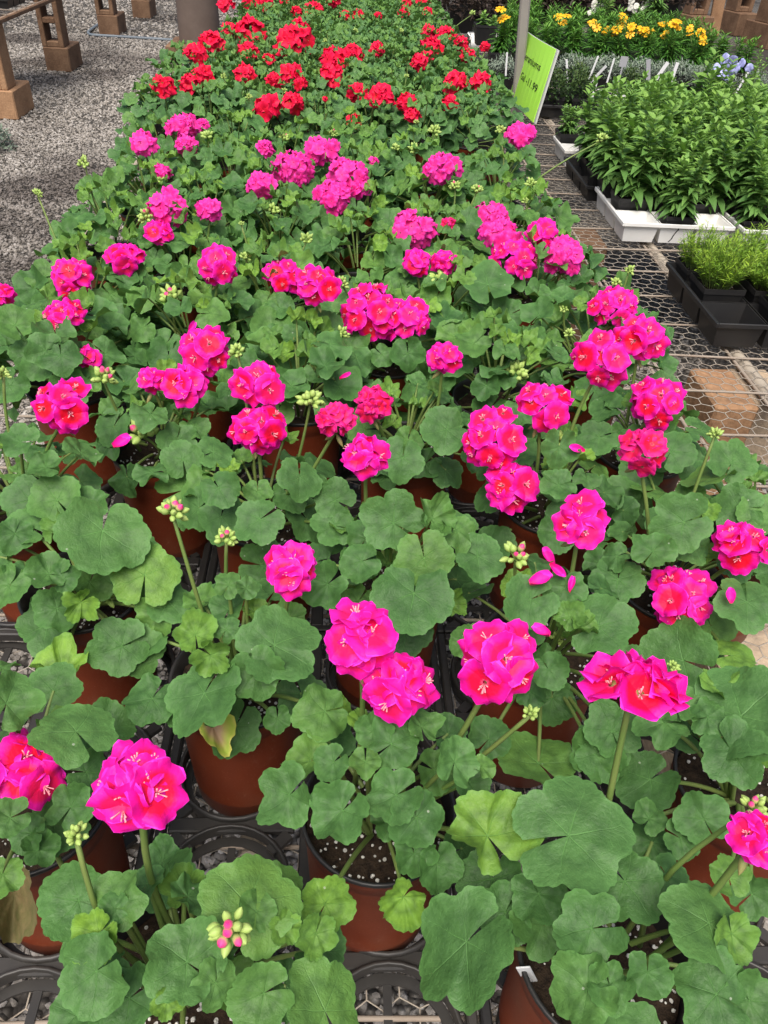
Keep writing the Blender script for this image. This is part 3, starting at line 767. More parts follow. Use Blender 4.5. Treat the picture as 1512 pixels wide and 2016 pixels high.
# flower heads: x, y, radius (px), kind p pink / m magenta / r red / w wilted / s side view
HEADS = [
 (40,1515,84,'p'),(270,1545,104,'p'),(712,1258,88,'p'),(786,1345,82,'p'),(980,1298,94,'p'),(1345,1178,76,'p'),(1255,1338,84,'s'),(1468,1075,62,'p'),(1145,1028,66,'p'),(1003,955,62,'p'),
 (972,865,72,'p'),(1068,798,64,'p'),(1184,703,58,'p'),(1212,602,52,'p'),(1264,667,50,'p'),(1294,790,62,'p'),(1268,886,54,'w'),(728,620,66,'p'),(800,628,50,'p'),(873,702,38,'p'),(557,543,42,'p'),(625,562,44,'p'),
 (400,692,54,'p'),(368,755,46,'p'),(298,748,32,'p'),(505,755,54,'p'),(506,838,62,'p'),(735,795,46,'w'),(662,825,46,'w'),(720,896,52,'p'),(576,1113,60,'p'),(120,798,58,'p'),(143,551,46,'p'),(126,628,44,'p'),(2,580,28,'p'),
 (250,508,38,'p'),(313,458,30,'p'),(428,522,42,'p'),(332,411,40,'m'),(412,413,28,'m'),(513,363,32,'m'),(578,331,40,'m'),(634,296,36,'m'),(684,350,42,'m'),(656,388,42,'m'),(710,370,24,'m'),(870,333,38,'m'),(812,457,48,'m'),
 (822,516,32,'p'),(873,516,28,'p'),(962,428,36,'m'),(982,462,42,'m'),(1008,508,46,'p'),(1068,459,36,'p'),(1112,505,42,'m'),(1024,267,30,'m'),(284,284,30,'m'),(360,250,34,'m'),(398,245,14,'m'),(368,286,22,'m'),(318,341,22,'m'),(522,293,19,'m'),(735,320,12,'m'),
 (1490,1645,58,'p'),(170,708,28,'p'),(882,440,17,'w'),
 (322,172,24,'r'),(376,166,19,'r'),(400,152,21,'r'),(385,110,21,'r'),(416,90,25,'r'),(452,58,14,'r'),(492,70,30,'r'),(488,103,20,'r'),(580,85,32,'r'),(592,52,16,'r'),(483,149,21,'r'),(540,162,18,'r'),(575,147,22,'r'),(592,165,13,'r'),(528,212,25,'r'),(577,205,22,'r'),(655,150,24,'r'),
 (660,122,28,'r'),(692,110,22,'r'),(742,98,15,'r'),(705,183,21,'r'),(750,193,25,'r'),(800,203,20,'r'),(812,228,15,'r'),(697,240,14,'r'),(850,98,21,'r'),(826,124,18,'r'),(876,70,18,'r'),(842,66,14,'r'),(908,86,14,'r'),(922,110,14,'r'),(956,92,9,'r'),(897,168,25,'r'),(945,165,22,'r'),(886,204,17,'r'),
 (618,20,16,'r'),(584,25,12,'r'),(706,30,12,'r'),(680,31,10,'r'),(520,5,18,'r'),(445,10,15,'r'),(655,3,12,'r'),(800,10,12,'r'),(796,26,10,'r'),(842,25,10,'r'),(835,3,14,'r'),(745,30,7,'r'),(487,5,12,'r'),(530,118,12,'r'),(610,88,8,'r'),(640,195,6,'r'),(560,4,9,'r'),
]
BUDS = [  # x, y, radius, pink tips
 (165,320,17,0),(75,380,14,0),(207,740,32,4),(278,848,40,2),(341,1003,38,3),(445,1058,30,2),(205,1172,30,0),(612,785,32,0),(465,690,24,0),(335,582,30,2),(483,505,15,0),(537,412,19,0),(603,470,19,0),(673,556,19,0),(556,548,20,0),(673,655,20,0),(868,548,28,1),
 (1018,730,32,0),(1120,655,16,0),(1110,606,15,0),(1105,865,24,0),(1018,1090,38,3),(1100,1256,22,0),(1045,1405,24,0),(1408,853,20,0),(1483,1588,36,2),(150,1642,34,0),(452,1835,58,4),(1325,1312,18,0),(1185,270,15,0),(1045,360,15,0),(940,372,17,1),(855,256,17,0),(815,292,17,0),(985,256,15,0),(408,266,17,0),(560,270,15,1),(1240,530,14,0),(1213,556,15,0),(285,425,22,1),(320,355,16,0),(5,735,20,0),(475,440,8,0),
 (640,80,7,0),(560,178,8,0),(490,190,9,0),(1035,395,10,0),(440,150,8,0),(800,150,7,0),(700,60,7,0),(790,60,7,0),(930,25,8,0),(820,240,8,1),(780,290,12,0),(655,262,12,1),(895,365,16,1),
]
FZ = {}
def head_place(px, py, kinds, zoff):
    d = nrm(ray(px, py)); best = None; n2 = d[:2]
    for p in pots:
        if p.kind not in kinds: continue
        t0 = (p.o[:2] @ n2) / (n2 @ n2)                 # closest to the plant's upright axis
        zt_ = RIM + zoff; t1 = (zt_ - CAMZ) / d[2]
        t = .6 * t0 + .4 * t1
        if zoff > .19: t = t1
        P = CAM + d * t; off = np.linalg.norm(P[:2] - p.o[:2])
        zz = P[2] - RIM
        cost = off + max(0, .07 - zz) * 2.0 + max(0, zz - .26) * 1.5
        if best is None or cost < best[0]: best = (cost, p, P)
    return best
for (x, y, r, k) in HEADS:
    b = head_place(x, y, ('red',) if k == 'r' else ('pink',), .14 if k != 'r' else .13)
    b[1].heads.append((b[2], r, k))
for (x, y, r, t) in BUDS:
    kinds = ('red',) if y < 245 and 420 < x < 990 else ('pink',)
    b = head_place(x, y, kinds, .15 if r < 50 else .205); b[1].buds.append((b[2], r, t))

def depth(P): return (P - CAM) @ f_
MATK = {'p': M_PINK, 's': M_PINK, 'm': M_MAG, 'r': M_RED, 'w': M_WILT}
def add_heads(p, root, g):
    o = p.o
    for (P, r, k) in p.heads:
        P = P + tocam(P) * (.035 if p.lod == 0 else .02)
        R = r * depth(P) / FPX * {'r': 1.32, 'm': 1.15, 'p': 1.1 if r < 60 else 1.04}.get(k, 1.05)
        tc = tocam(P)
        near = p.lod == 0 or (p.lod == 1 and r > 40)
        st = MB() if near and k in 'ps' else None; cal = MB() if near else None
        if k == 's': ax = np.array([.1, .35, 1.0])
        elif k == 'r': ax = tc * .7 + [0, 0, .8] + g.normal(size=3) * .2
        else: ax = tc * 1.0 + np.array([0, 0, .35]) + g.normal(size=3) * .18
        C = P.copy()
        if k == 's':
            mb = MB(); fr = .024; R *= .9
            for i in range(7):
                a = i * 2.4; d = nrm(np.array([math.cos(a) * .6, math.sin(a) * .6 + .25, .8]))
                floret(mb, st, C + np.array([math.cos(a) * R * .62, math.sin(a) * R * .3, -R * .22]), d, [0, 0, 1], fr * g.uniform(.85, 1.05), g, closed=.75)
                tube(cal, [C - [0, 0, R * .62], C + np.array([math.cos(a) * R * .6, math.sin(a) * R * .3, -R * .2])], [.0018, .0042], 6)
            for i in range(5):
                a = i * 1.3 + .4; put_bud(cal, C - [0, 0, R * .55], np.array([math.cos(a), math.sin(a) * .6, .15]), R * .75, .0038)
        else:
            fr = {'p': min(R * .62, .0235), 'm': min(R * .56, .020), 'r': R * .55, 'w': min(R * .55, .02)}[k]
            mb = make_head(g, C, R, ax, fr, {'p': 'pink', 'm': 'mag', 'r': 'red', 'w': 'mag'}[k], st, cal)
        h = mb.build('flower_head', MATK[k], root, o)
        if k == 'w': h['label'] = 'fading crimson flower head'
        if st is not None and st.n: st.build('stamens', M_STAMEN, h, o)
        if cal is not None and cal.n:
            if near and k != 's':
                for q in range(int(g.integers(1, 4))):
                    a = g.uniform(0, 6.28); put_bud(cal, C - [0, 0, R * .7], np.array([math.cos(a), math.sin(a), -.9]), .022, .0034)
            cal.build('pedicels', M_CALYX, h, o)
        sm = MB(); b = p.c + np.append(nrm((P - p.c)[:2]) * min(.035, np.linalg.norm((P - p.c)[:2])), .0)
        e = C - np.array([0, 0, R * .55])
        tube(sm, arc(b, e, 0, 8, np.append(g.normal(size=2) * .006, 0)), np.linspace(.0034, .0026, 8), 6); sm.build('flower_stalk', M_STEM, h, o)
    for (P, r, t) in p.buds:
        R = r * depth(P) / FPX
        droop = r > 50 or (r in (30,) and t == 0)
        ax = np.array([0, 0, 1.0]) + g.normal(size=3) * .22 + (tocam(P) * .3)
        if droop: ax = np.array([.0, -.6, .5])
        gr, pk = bud_cluster(g, P, R, ax, t, 12 + int(R > .012) * 4)
        h = gr.build('bud_cluster', M_BUD, root, o)
        if pk.n: pk.build('opening_buds', M_PBUD, h, o)
        sm = MB(); b = p.c + np.append(nrm((P - p.c)[:2]) * min(.035, np.linalg.norm((P - p.c)[:2])), .0)
        tube(sm, arc(b, P - nrm(ax) * R * .4, .05, 8, np.append(g.normal(size=2) * .008, 0)), np.linspace(.0030, .0020, 8), 6); sm.build('flower_stalk', M_STEM, h, o)

npink = 0
VARR = {}
for p in pots:
    g = np.random.default_rng(100 + p.i)
    if p.kind == 'pink':
        lab = p.label
        if lab is None:
            q = [x for x in pots if x.kind == 'pink' and x.label is None or (x.kind == 'pink' and getattr(x, 'far', False))]
            p.far = True
            row = int(round((p.v - 1.60) / .165)); inrow = sorted([x.u for x in pots if x.kind == 'pink' and x.i >= 23 and int(round((x.v - 1.60) / .165)) == row])
            lab = 'pink geranium, %s from the left in the %s pink row before the reds' % (ORD[inrow.index(p.u)], ORD[max(0, 8 - row)])
        root = thing('potted_geranium', p.o, lab, 'geranium', 'potted pink geraniums')
        build_pot(root, p.o, p.lod, g)
        fol, stm = MB(), MB()
        for (x, y, r, ang, tint, fl, P) in p.leaves:
            R = r * depth(P) / FPX * 1.06
            tc = tocam(P); out = nrm(np.append((P - p.c)[:2], 0)); a = math.radians(ang)
            if 'e' in fl: N = np.array([0, .45, 1.0]) + out * .25 + g.normal(size=3) * .12
            else: N = tc * .38 + np.array([0, 0, .8]) + out * .36 + g.normal(size=3) * .24
            T = R_ * math.cos(a) + U_ * math.sin(a)
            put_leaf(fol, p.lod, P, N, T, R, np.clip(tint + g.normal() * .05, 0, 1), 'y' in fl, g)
            tube(stm, arc(p.c + out * .02 + [0, 0, -.02], P - nrm(N) * .002, .12, 8), np.linspace(.0030, .0020, 8), 6, cap=False)
        nl = len(p.leaves)
        if p.lod == 0:
            random_foliage(g, fol, stm, p.c, 0, max(10, 26 - nl) if p.v > .55 else max(7, 20 - nl), .125, .10, .040, low=-.02, tmin=.15)
        else:
            random_foliage(g, fol, stm, p.c, 1, 58 - min(20, nl), .165, .15, .046, low=-.085, open_front=True)
        fol.build('foliage', M_LEAF, root, p.o)
        stm.build('stems', M_STEM, root, p.o)
        add_heads(p, root, g); p.root = root
    else:
        vi = (p.rc[0] * 3 + p.rc[1] * 5) % 7
        if vi not in VARR:
            gg = np.random.default_rng(700 + vi); o = np.array([0, 0, BZ]); c = np.array([0, 0, RIM])
            pr = thing('potted_geranium', (0, 0, BZ), 'proto', 'geranium', 'potted red geraniums')
            build_pot(pr, o, 2, gg); fol, stm = MB(), MB()
            random_foliage(gg, fol, stm, c, 2, 60, .15, .15, .040, low=-.08)
            fol.build('foliage', M_LEAFR, pr, o); stm.build('stems', M_STEM, pr, o)
            VARR[vi] = pr; root = pr; pr['label'] = p.label; pr.location = Vector(p.o); pr.rotation_euler = (0, 0, 0)
            p.rot0 = 0
        else:
            src = VARR[vi]; root = None
            r = src.copy(); col.objects.link(r); r.location = Vector(p.o); r['label'] = p.label
            rot = g.uniform(0, 6.28); s = g.uniform(.9, 1.1)
            Rm_ = Matrix.Rotation(rot, 4, 'Z')
            for ch in src.children:
                if ch.name.split('.')[0] in ('flower_head', 'bud_cluster'): continue
                cc = ch.copy(); col.objects.link(cc); cc.parent = r; cc.rotation_euler = (0, 0, rot)
                for g2 in ch.children:
                    c2 = g2.copy(); col.objects.link(c2); c2.parent = cc
            root = r
        if p.v > 5.2:     # a few heads beyond what can be told apart in the photograph
            pass
        add_heads(p, root, g); p.root = root

# the scorched leaf over the rim, the limp brown leaf, petals that fell on leaves, tags
P1 = pots[5]
mb = MB(); g = np.random.default_rng(3)
Pw = atv(418, 1428, P1.v - .095)
V, F4, F3, A = T_MID[2]
t, l, n_ = frame(tocam(Pw) * .8 + [.3, 0, .3], R_ * .35 - U_)
mb.add(Pw + .030 * (V[:, :1] * t * 1.2 + V[:, 1:2] * l * .62 + (V[:, 2:3] + .5 * V[:, 1:2] ** 2) * n_), [F4, F3], np.column_stack([A, np.zeros(len(V))]))
o = mb.build('withered_leaf', M_WITHER, P1.root, P1.o); o['label'] = 'scorched brown leaf edged in yellow'
P6 = pots[2]
mb = MB(); Pd = atv(28, 1760, P6.v - .10); t, l, n_ = frame(tocam(Pd) + [0, -.2, -.1], -U_)
V = T_MIDY[3][0]; F4, F3, A = T_MIDY[3][1:]
mb.add(Pd + .042 * (V[:, :1] * t * 1.0 + V[:, 1:2] * l * .55 + (V[:, 2:3] + .9 * V[:, 1:2] ** 2) * n_), [F4, F3], np.column_stack([A, np.zeros(len(V))]))
o = mb.build('limp_leaf', M_DEAD, P6.root, P6.o); o['label'] = 'limp brown leaf'

def petal_on(px, py, r, ang, lab):
    h = dome_hit(px, py, False); P = h[2] + tocam(h[2]) * .012
    mb = MB(); g = np.random.default_rng(int(px)); R = r * depth(P) / FPX
    t, l, n_ = frame(tocam(P) * .7 + [0, 0, .5] + g.normal(size=3) * .3, R_ * math.cos(math.radians(ang)) + U_ * math.sin(math.radians(ang)))
    Vp = []; Ap = []
    for i in range(6):
        q = i / 5
        for j in range(5):
            s = -1 + j / 2; Vp.append(P + R * ((2 * q - 1) * (1 - .2 * s * s * q) * t + s * (.50 + .12 * math.sin(ang)) * math.sin(.3 + q * 2.3) * l + (.55 * s * s + .55 * (q - .4) ** 2 + .12 * math.sin(5 * s + ang)) * n_)); Ap.append((.5 + .6 * q, s, .8))
    mb.add(Vp, np.array([[i * 5 + j, i * 5 + j + 1, i * 5 + j + 6, i * 5 + j + 5] for i in range(5) for j in range(4)])[:, ::-1], Ap)
    tag(mb.build('fallen_petal', M_PINK), lab, 'petal', 'pink petals fallen on the leaves')
for a in ((1078, 1098, 22, 110, 'upright pink petal at the top of the fallen group under the right head'), (1098, 1122, 20, 320, 'slanting pink petal just below the upright fallen one'), (1066, 1143, 24, 20, 'pale crumpled pink petal lying lowest left of the fallen group'), (1126, 1152, 18, 80, 'small deep pink petal on the leaf right of the fallen group'),
          (1064, 1245, 20, 140, 'pale pink petal beside the green bud behind the round head'), (680, 742, 13, 30, 'tiny pink petal lying on the leaf below the central cluster'), (1136, 884, 16, 160, 'pale pink petal on a leaf beside the upright pink head'), (243, 873, 20, 40, 'pink petal stuck on the leaf beside the left bud cluster'),
          (378, 646, 14, 60, 'thin pink petal on a leaf above the lumpy cluster'), (1437, 1172, 16, 90, 'dark pink petal on the big leaf at the right edge')):
    petal_on(*a)
def stick(name, P, h, wd, tilt, mat, lab, group=None, sink=.03, face=None, head=None):
    mb = MB(); d = nrm(np.array([tilt[0], tilt[1], 1.0])); t = nrm(np.cross(d, [0, 1, 0])); q = np.cross(d, t)
    rot = np.column_stack([t, q, d]); bbox(mb, P + d * (h - sink) / 2, (wd, .0016, h + sink), .0006, rot)
    if head: bbox(mb, P + d * (h - head[1] / 2), (head[0], .0022, head[1]), .0008, rot)
    return tag(mb.build(name, mat, smooth=False), lab, 'plant tag', group)
P5 = pots[1]
stick('plant_tag', np.array([*(W3(P5.u - .068, P5.v - .012)[:2]), RIM - .03]), .045, .013, (-.35, -.1), M_TAG, 'white plastic tag stuck inside the rim of the front right pot', None, .0)

# ------------------------------------------------------------------ plain trays and square nursery pots
def cell_tray(name, u, v, nu, nv, cell, h, mat, label, cat='tray', group=None, dv=None, rim=.006):
    """a flat of tapered open cups under a rolled rim; (u, v) is its near left corner"""
    dv = dv or cell; u *= SB; v *= SB
    root_loc = W3(u + nu * cell / 2, v + nv * dv / 2, BZ + .009)
    mb = MB(); tk = .0022
    for i in range(nu):
        for j in range(nv):
            c = np.array([(i + .5 - nu / 2) * cell, (j + .5 - nv / 2) * dv]); a, b = cell / 2 - .003, dv / 2 - .003; s = .86
            ring = lambda x, y, z: [[c[0] - x, c[1] - y, z], [c[0] + x, c[1] - y, z], [c[0] + x, c[1] + y, z], [c[0] - x, c[1] + y, z]]
            V = ring(a, b, h) + ring(a * s, b * s, 0) + ring(a - tk, b - tk, h) + ring(a * s - tk, b * s - tk, tk)
            F = []
            for k in range(4):
                q = (k + 1) % 4; F += [[k, 4 + k, 4 + q, q], [8 + q, 12 + q, 12 + k, 8 + k], [k, q, 8 + q, 8 + k]]
            F += [[4, 7, 6, 5], [12, 13, 14, 15]]
            mb.add(V, np.array(F)[:, ::-1])
    tray = mb.build(name, mat, smooth=False)
    tray.location = Vector(root_loc); tray.rotation_euler = (0, 0, YAW); tag(tray, label, cat, group)
    mb = MB(); hw, hv = nu * cell / 2 + rim / 2, nv * dv / 2 + rim / 2
    for s in (-1, 1):
        bbox(mb, (s * hw, 0, h - .004), (rim, 2 * hv + rim, .014), .002)
        bbox(mb, (0, s * hv, h - .004), (2 * hw - rim, rim, .014), .002)
    r = mb.build('rim', mat, tray, (0, 0, 0), False)
    return tray
def sq_pot_mesh(mb, soil, w, h):
    a = w / 2; s = .74; tk = .0025
    ring = lambda x, z: [[-x, -x, z], [x, -x, z], [x, x, z], [-x, x, z]]
    V = ring(a * s, 0) + ring(a * .97, h - .016) + ring(a, h - .016) + ring(a, h) + ring(a - tk, h) + ring(a - tk - .003, h - .03)
    F = []
    for L in range(5):
        for k in range(4):
            q = (k + 1) % 4; F.append([L * 4 + k, L * 4 + q, L * 4 + 4 + q, L * 4 + 4 + k])
    F.append([3, 2, 1, 0]); mb.add(V, np.array(F))
    x = a - .006; n = 6; g = np.random.default_rng(1)
    P = [[-x + 2 * x * i / (n - 1), -x + 2 * x * j / (n - 1), h - .022 + g.normal() * .003] for j in range(n) for i in range(n)]
    soil.add(P, np.array([[j * n + i, j * n + i + 1, (j + 1) * n + i + 1, (j + 1) * n + i] for j in range(n - 1) for i in range(n - 1)]))
def lance(mb, p, d, L, Wd, droop, tint, g, k=5):
    d = nrm(d); s = nrm(np.cross(d, [0, 0, 1]) + 1e-6); up = np.cross(s, d); tw = g.normal() * .3
    s = s * math.cos(tw) + up * math.sin(tw); up = np.cross(s, d); V = []; A = []
    for i in range(k):
        q = i / (k - 1); c = p + d * L * q - np.array([0, 0, droop * L * q * q]); wd = Wd * math.sin(math.pi * min(1, .10 + .9 * q) ** .8) if i < k - 1 else 0.0
        for j in (-1, 0, 1): V.append(c + s * wd * j * .5 + up * (abs(j) * wd * .16)); A.append((q, j, tint))
    mb.add(V, np.array([[i * 3 + j, i * 3 + j + 1, i * 3 + j + 4, i * 3 + j + 3] for i in range(k - 1) for j in range(2)]), A)
def pot_plant(name, label, cat, group, grow, potw=.12, poth=.10, mats=(M_HERB, M_STEM), pm=M_BLACK, nm='foliage'):
    root = thing(name, (0, 0, 0), label, cat, group)
    if potw:
        mb, so_ = MB(), MB(); sq_pot_mesh(mb, so_, potw, poth); mb.build('pot', pm, root, (0, 0, 0), False); so_.build('soil', M_SOIL, root)
    fo, st = MB(), MB(); grow(fo, st)
    fo.build(nm, mats[0], root)
    if st.n: st.build('stems', mats[1], root)
    return root
def grow_leafy(seed, H=.27, z0=.09, ns=8, L=.062, Wd=.022):
    def f(fo, st):
        g = np.random.default_rng(seed)
        for k in range(ns):
            a = g.uniform(0, 6.28); r = g.uniform(.0, .04); lean = g.uniform(.0, .30); h = H * g.uniform(.72, 1.1)
            b = np.array([r * math.cos(a), r * math.sin(a), z0]); e = b + np.array([math.cos(a) * lean * h, math.sin(a) * lean * h, h])
            P = arc(b, e, 0, 8, [0, 0, 0]); tube(st, P, np.linspace(.0026, .0014, 8), 4, cap=False)
            nn = 17
            for i in range(nn):
                q = .12 + .88 * i / (nn - 1); c = b + (e - b) * q
                for w_ in range(2):
                    aa = i * 2.4 + w_ * 3.14 + g.normal() * .3; el = .15 + .85 * q ** 3 + g.normal() * .15
                    d = np.array([math.cos(aa), math.sin(aa), el]); sz = L * (1.12 - .55 * q ** 2) * g.uniform(.8, 1.2)
                    lance(fo, c, d, sz, Wd * (1.25 - .5 * q) * g.uniform(.8, 1.2), .55 - .4 * q, np.clip(.15 + .6 * q + g.normal() * .13, 0, 1), g)
    return f
def grow_fine(seed, H=.17, z0=.08, ns=60, L=.022, spread=.075, Wd=.0022, per=16):
    def f(fo, st):
        g = np.random.default_rng(seed)
        for k in range(ns):
            a = g.uniform(0, 6.28); r = math.sqrt(g.random()) * spread; h = H * g.uniform(.55, 1.05) * (1.1 - .5 * r / spread)
            b = np.array([.5 * r * math.cos(a), .5 * r * math.sin(a), z0]); e = np.array([1.15 * r * math.cos(a), 1.15 * r * math.sin(a), z0 + h])
            tube(st, [b, e], .0008, 3, cap=False); t0 = g.uniform(.1, .7)
            for i in range(per):
                q = .25 + .75 * i / per; c = b + (e - b) * q; aa = g.uniform(0, 6.28)
                lance(fo, c, [math.cos(aa), math.sin(aa), g.uniform(.1, 1.3)], L * g.uniform(.7, 1.2), Wd, .1, np.clip(t0 + .3 * q + g.normal() * .1, 0, 1), g, 3)
    return f
def grow_mound(seed, Rm=.11, H=.10, z0=.08, n=420, L=.022, Wd=.009, up=.4):
    def f(fo, st):
        g = np.random.default_rng(seed)
        for k in range(n):
            t = g.random(); a = g.uniform(0, 6.28); rr = Rm * math.sqrt(1 - t * t) * g.uniform(.55, 1.08); out = np.array([math.cos(a), math.sin(a), 0])
            p = out * rr + [0, 0, z0 - .02 + (H + .02) * t * g.uniform(.7, 1.1)]
            lance(fo, p, out * (1 - t) + g.normal(size=3) * .5 + [0, 0, up], L * g.uniform(.7, 1.3), Wd * g.uniform(.7, 1.2), .2, np.clip(.2 + .5 * t + g.normal() * .2, 0, 1), g, 4)
    return f

# ---- the leafy plants right of the aisle of bare wire
cell_tray('white_tray', .952, 2.605, 3, 3, .135, .07, M_WHITE, 'white plastic tray with a cracked front under the tall leafy plants', 'tray')
wt = bpy.data.objects['white_tray']; mb = MB(); zz = [(.0, .061), (.004, .05), (-.002, .04), (-.007, .028), (-.010, .014), (-.018, .002)]
Vc = []
for (x, z) in zz:
    y = -.0 - (.2025 - .003 - (.07 - z) * .14 * .94) - .0012
    Vc += [[x - .0022, y, z + .002], [x + .0022, y, z + .002]]
mb.add(Vc, np.array([[2 * i, 2 * i + 2, 2 * i + 3, 2 * i + 1] for i in range(5)])); mb.build('crack', M_BLACK, wt, (0, 0, 0), False)
cell_tray('white_tray', 1.366, 2.585, 3, 3, .135, .07, M_WHITE, 'white plastic tray at the right edge beside the cracked one', 'tray')
cell_tray('white_tray', .945, 3.49, 2, 2, .125, .07, M_WHITE, 'small white tray with one pot at the far corner of the leafy plants', 'tray')
cell_tray('black_flat', .93, 3.03, 4, 3, .14, .06, M_BLACK, 'black flat behind the cracked white tray, left side exposed', 'tray')
cell_tray('black_flat', 1.50, 3.03, 3, 3, .14, .06, M_BLACK, 'black flat behind the right white tray, mostly under leaves', 'tray')
cell_tray('black_flat', 1.22, 3.47, 5, 3, .14, .06, M_BLACK, 'black flat under the farthest leafy plants', 'tray')
LP = [pot_plant('leafy_plant', 'x', 'plant', 'tall leafy plants in black pots', grow_leafy(40 + k, H=(.24, .28, .25, .30)[k], ns=(7, 6, 8, 6)[k], L=.070, Wd=.027)) for k in range(4)]
lrows = [(2.672, [1.155, 1.43, 1.575, 1.70]), (2.80, [1.02, 1.16, 1.29, 1.44, 1.575, 1.71]), (2.96, [1.02, 1.155, 1.29, 1.44, 1.58, 1.72]), (3.12, [1.01, 1.15, 1.29, 1.44, 1.58, 1.73]),
         (3.27, [1.02, 1.16, 1.30, 1.44, 1.58, 1.72]), (3.42, [1.05, 1.19, 1.33, 1.47, 1.61, 1.75]), (3.58, [1.29, 1.43, 1.57, 1.71, 1.85]), (3.74, [1.29, 1.43, 1.57, 1.71, 1.85])]
used = set(); g = np.random.default_rng(8)
for r, (v, us) in enumerate(lrows):
    for i, u in enumerate(us):
        k = int(g.integers(4)); lab = 'tall leafy plant, %s from the left in the %s row counted from the white trays' % (ORD[i], ORD[r])
        loc = W3(u * SB + g.normal() * .004, v * SB + g.normal() * .004, BZ + .016); sc = g.uniform(.9, 1.1) * (1.0 if r else .82)
        if k not in used: used.add(k); o = LP[k]; o['label'] = lab; o.location = Vector(loc); o.scale = (sc,) * 3; o.rotation_euler = (0, 0, YAW)
        else: o = copy_tree(LP[k], loc, YAW + math.pi / 2 * int(g.integers(4)), lab, sc)
# a small plant in the small white tray
def setp(o, u, v, z=BZ + .016, rot=0, s=1.0): o.location = Vector(W3(u * SB, v * SB, z)); o.rotation_euler = (0, 0, YAW + rot); o.scale = (s,) * 3; return o
setp(pot_plant('small_herb', 'small loose green plant in the black pot of the small white tray', 'plant', None, grow_leafy(61, H=.11, ns=7, L=.035, Wd=.012)), 1.00, 3.68)

# ---- feathery plants in the black flat
cell_tray('black_flat', .985, 1.835, 3, 3, .145, .075, M_BLACK, 'black flat of feathery light green plants resting on the wire', 'tray')
FPp = [(1.205, 1.91), (1.06, 2.055), (1.205, 2.055), (1.35, 2.055), (1.35, 1.91), (1.06, 2.20), (1.205, 2.20), (1.35, 2.20)]
FL = ['feathery light green plant at the front of the black flat', 'brightest feathery plant at the left end of the black flat', 'feathery green plant in the middle of the black flat', 'feathery green plant at the right edge, middle row of the flat', 'feathery green plant at the front right corner of the flat',
      'dull thin feathery plant in the back left corner of the flat', 'feathery plant in the back middle of the black flat', 'feathery plant in the back right corner of the flat']
FV = [pot_plant('feathery_plant', 'x', 'plant', 'feathery plants in the black flat', grow_fine(70 + k, H=(.135, .165)[k], ns=120, Wd=.0030, spread=.078, per=20), .125, .095, (M_FERN, M_STEM)) for k in range(2)]
for i, (u, v) in enumerate(FPp):
    if i < 2: o = FV[i]; o['label'] = FL[i]; setp(o, u, v)
    else: copy_tree(FV[i % 2], W3(u * SB, v * SB, BZ + .016), YAW + i * 1.57, FL[i], .9 if i == 5 else 1.0)

# ---- beyond: dark herbs, silver mounds, tags, yellow daisies, blue flowers, white flowers, purple shrubs
def place_px(o, px, py, z=BZ + .008, s=1.0, rot=0):
    P = at(px, py, z); o.location = Vector(P); o.scale = (s,) * 3; o.rotation_euler = (0, 0, YAW + rot); return o
dt = at(1062, 226, BZ + .02); q = UV(dt) / SB
cell_tray('black_flat', q[0], q[1], 4, 2, .15, .06, M_BLACK, 'black flat of small dark plants right of the price sign', 'tray')
DH = pot_plant('dark_herb', 'x', 'plant', 'small dark plants right of the price sign', grow_mound(90, .085, .14, .08, 520, .020, .010, .6), .12, .09, (M_DARKH, M_STEM))
for i, (du, dv_, lab) in enumerate(((.07, .08, 'dark small-leaved plant right next to the price sign'), (.22, .08, 'dark small-leaved plant between the sign and the white pot'), (.22, .23, 'dark small-leaved plant behind the one by the white pot'), (.07, .23, 'dark small-leaved plant half behind the price sign'), (.52, .23, 'dark small-leaved plant nearest the tall leafy plants'))):
    if i == 0: setp(DH, q[0] + du, q[1] + dv_); DH['label'] = lab
    else: copy_tree(DH, W3((q[0] + du) * SB, (q[1] + dv_) * SB, BZ + .016), YAW + i * 1.57, lab, .95 + .05 * (i % 3))
setp(pot_plant('bronze_herb', 'bronze-green small plant in a square white pot', 'plant', None, grow_mound(93, .075, .07, .10, 300, .018, .008, .6), .13, .12, (M_DARKH, M_STEM), M_WHITE), q[0] + .38, q[1] + .08)
GM = pot_plant('silver_mound', 'x', 'plant', 'grey silver mounds behind the price sign', grow_mound(95, .12, .09, .08, 700, .020, .006, .5), .13, .09, (M_GREY, M_STEM))
gm = [(988, 172, 'silver grey mound left of the sign post'), (1118, 168, 'silver grey mound showing right beside the price sign'), (1150, 168, 'silver grey mound under the leaning white tag'), (1186, 170, 'silver grey mound in the middle of the silver row'), (1222, 174, 'silver grey mound under the grey arrow tag'),
      (1256, 176, 'silver grey mound by the broad grey tag'), (1292, 178, 'silver grey mound behind the tallest leafy shoots'), (1330, 182, 'silver grey mound under the upright short tag'), (1368, 184, 'silver grey mound before the last yellow flowers'), (1404, 186, 'silver grey mound left of the blue flowers'), (1476, 196, 'silver grey mound at the right end by the brown block')]
for i, (x, y, lab) in enumerate(gm):
    if i == 0: place_px(GM, x, y); GM['label'] = lab
    else: o = copy_tree(GM, (0, 0, 0), 0, lab); place_px(o, x, y, s=.95 + .1 * (i % 2), rot=i)
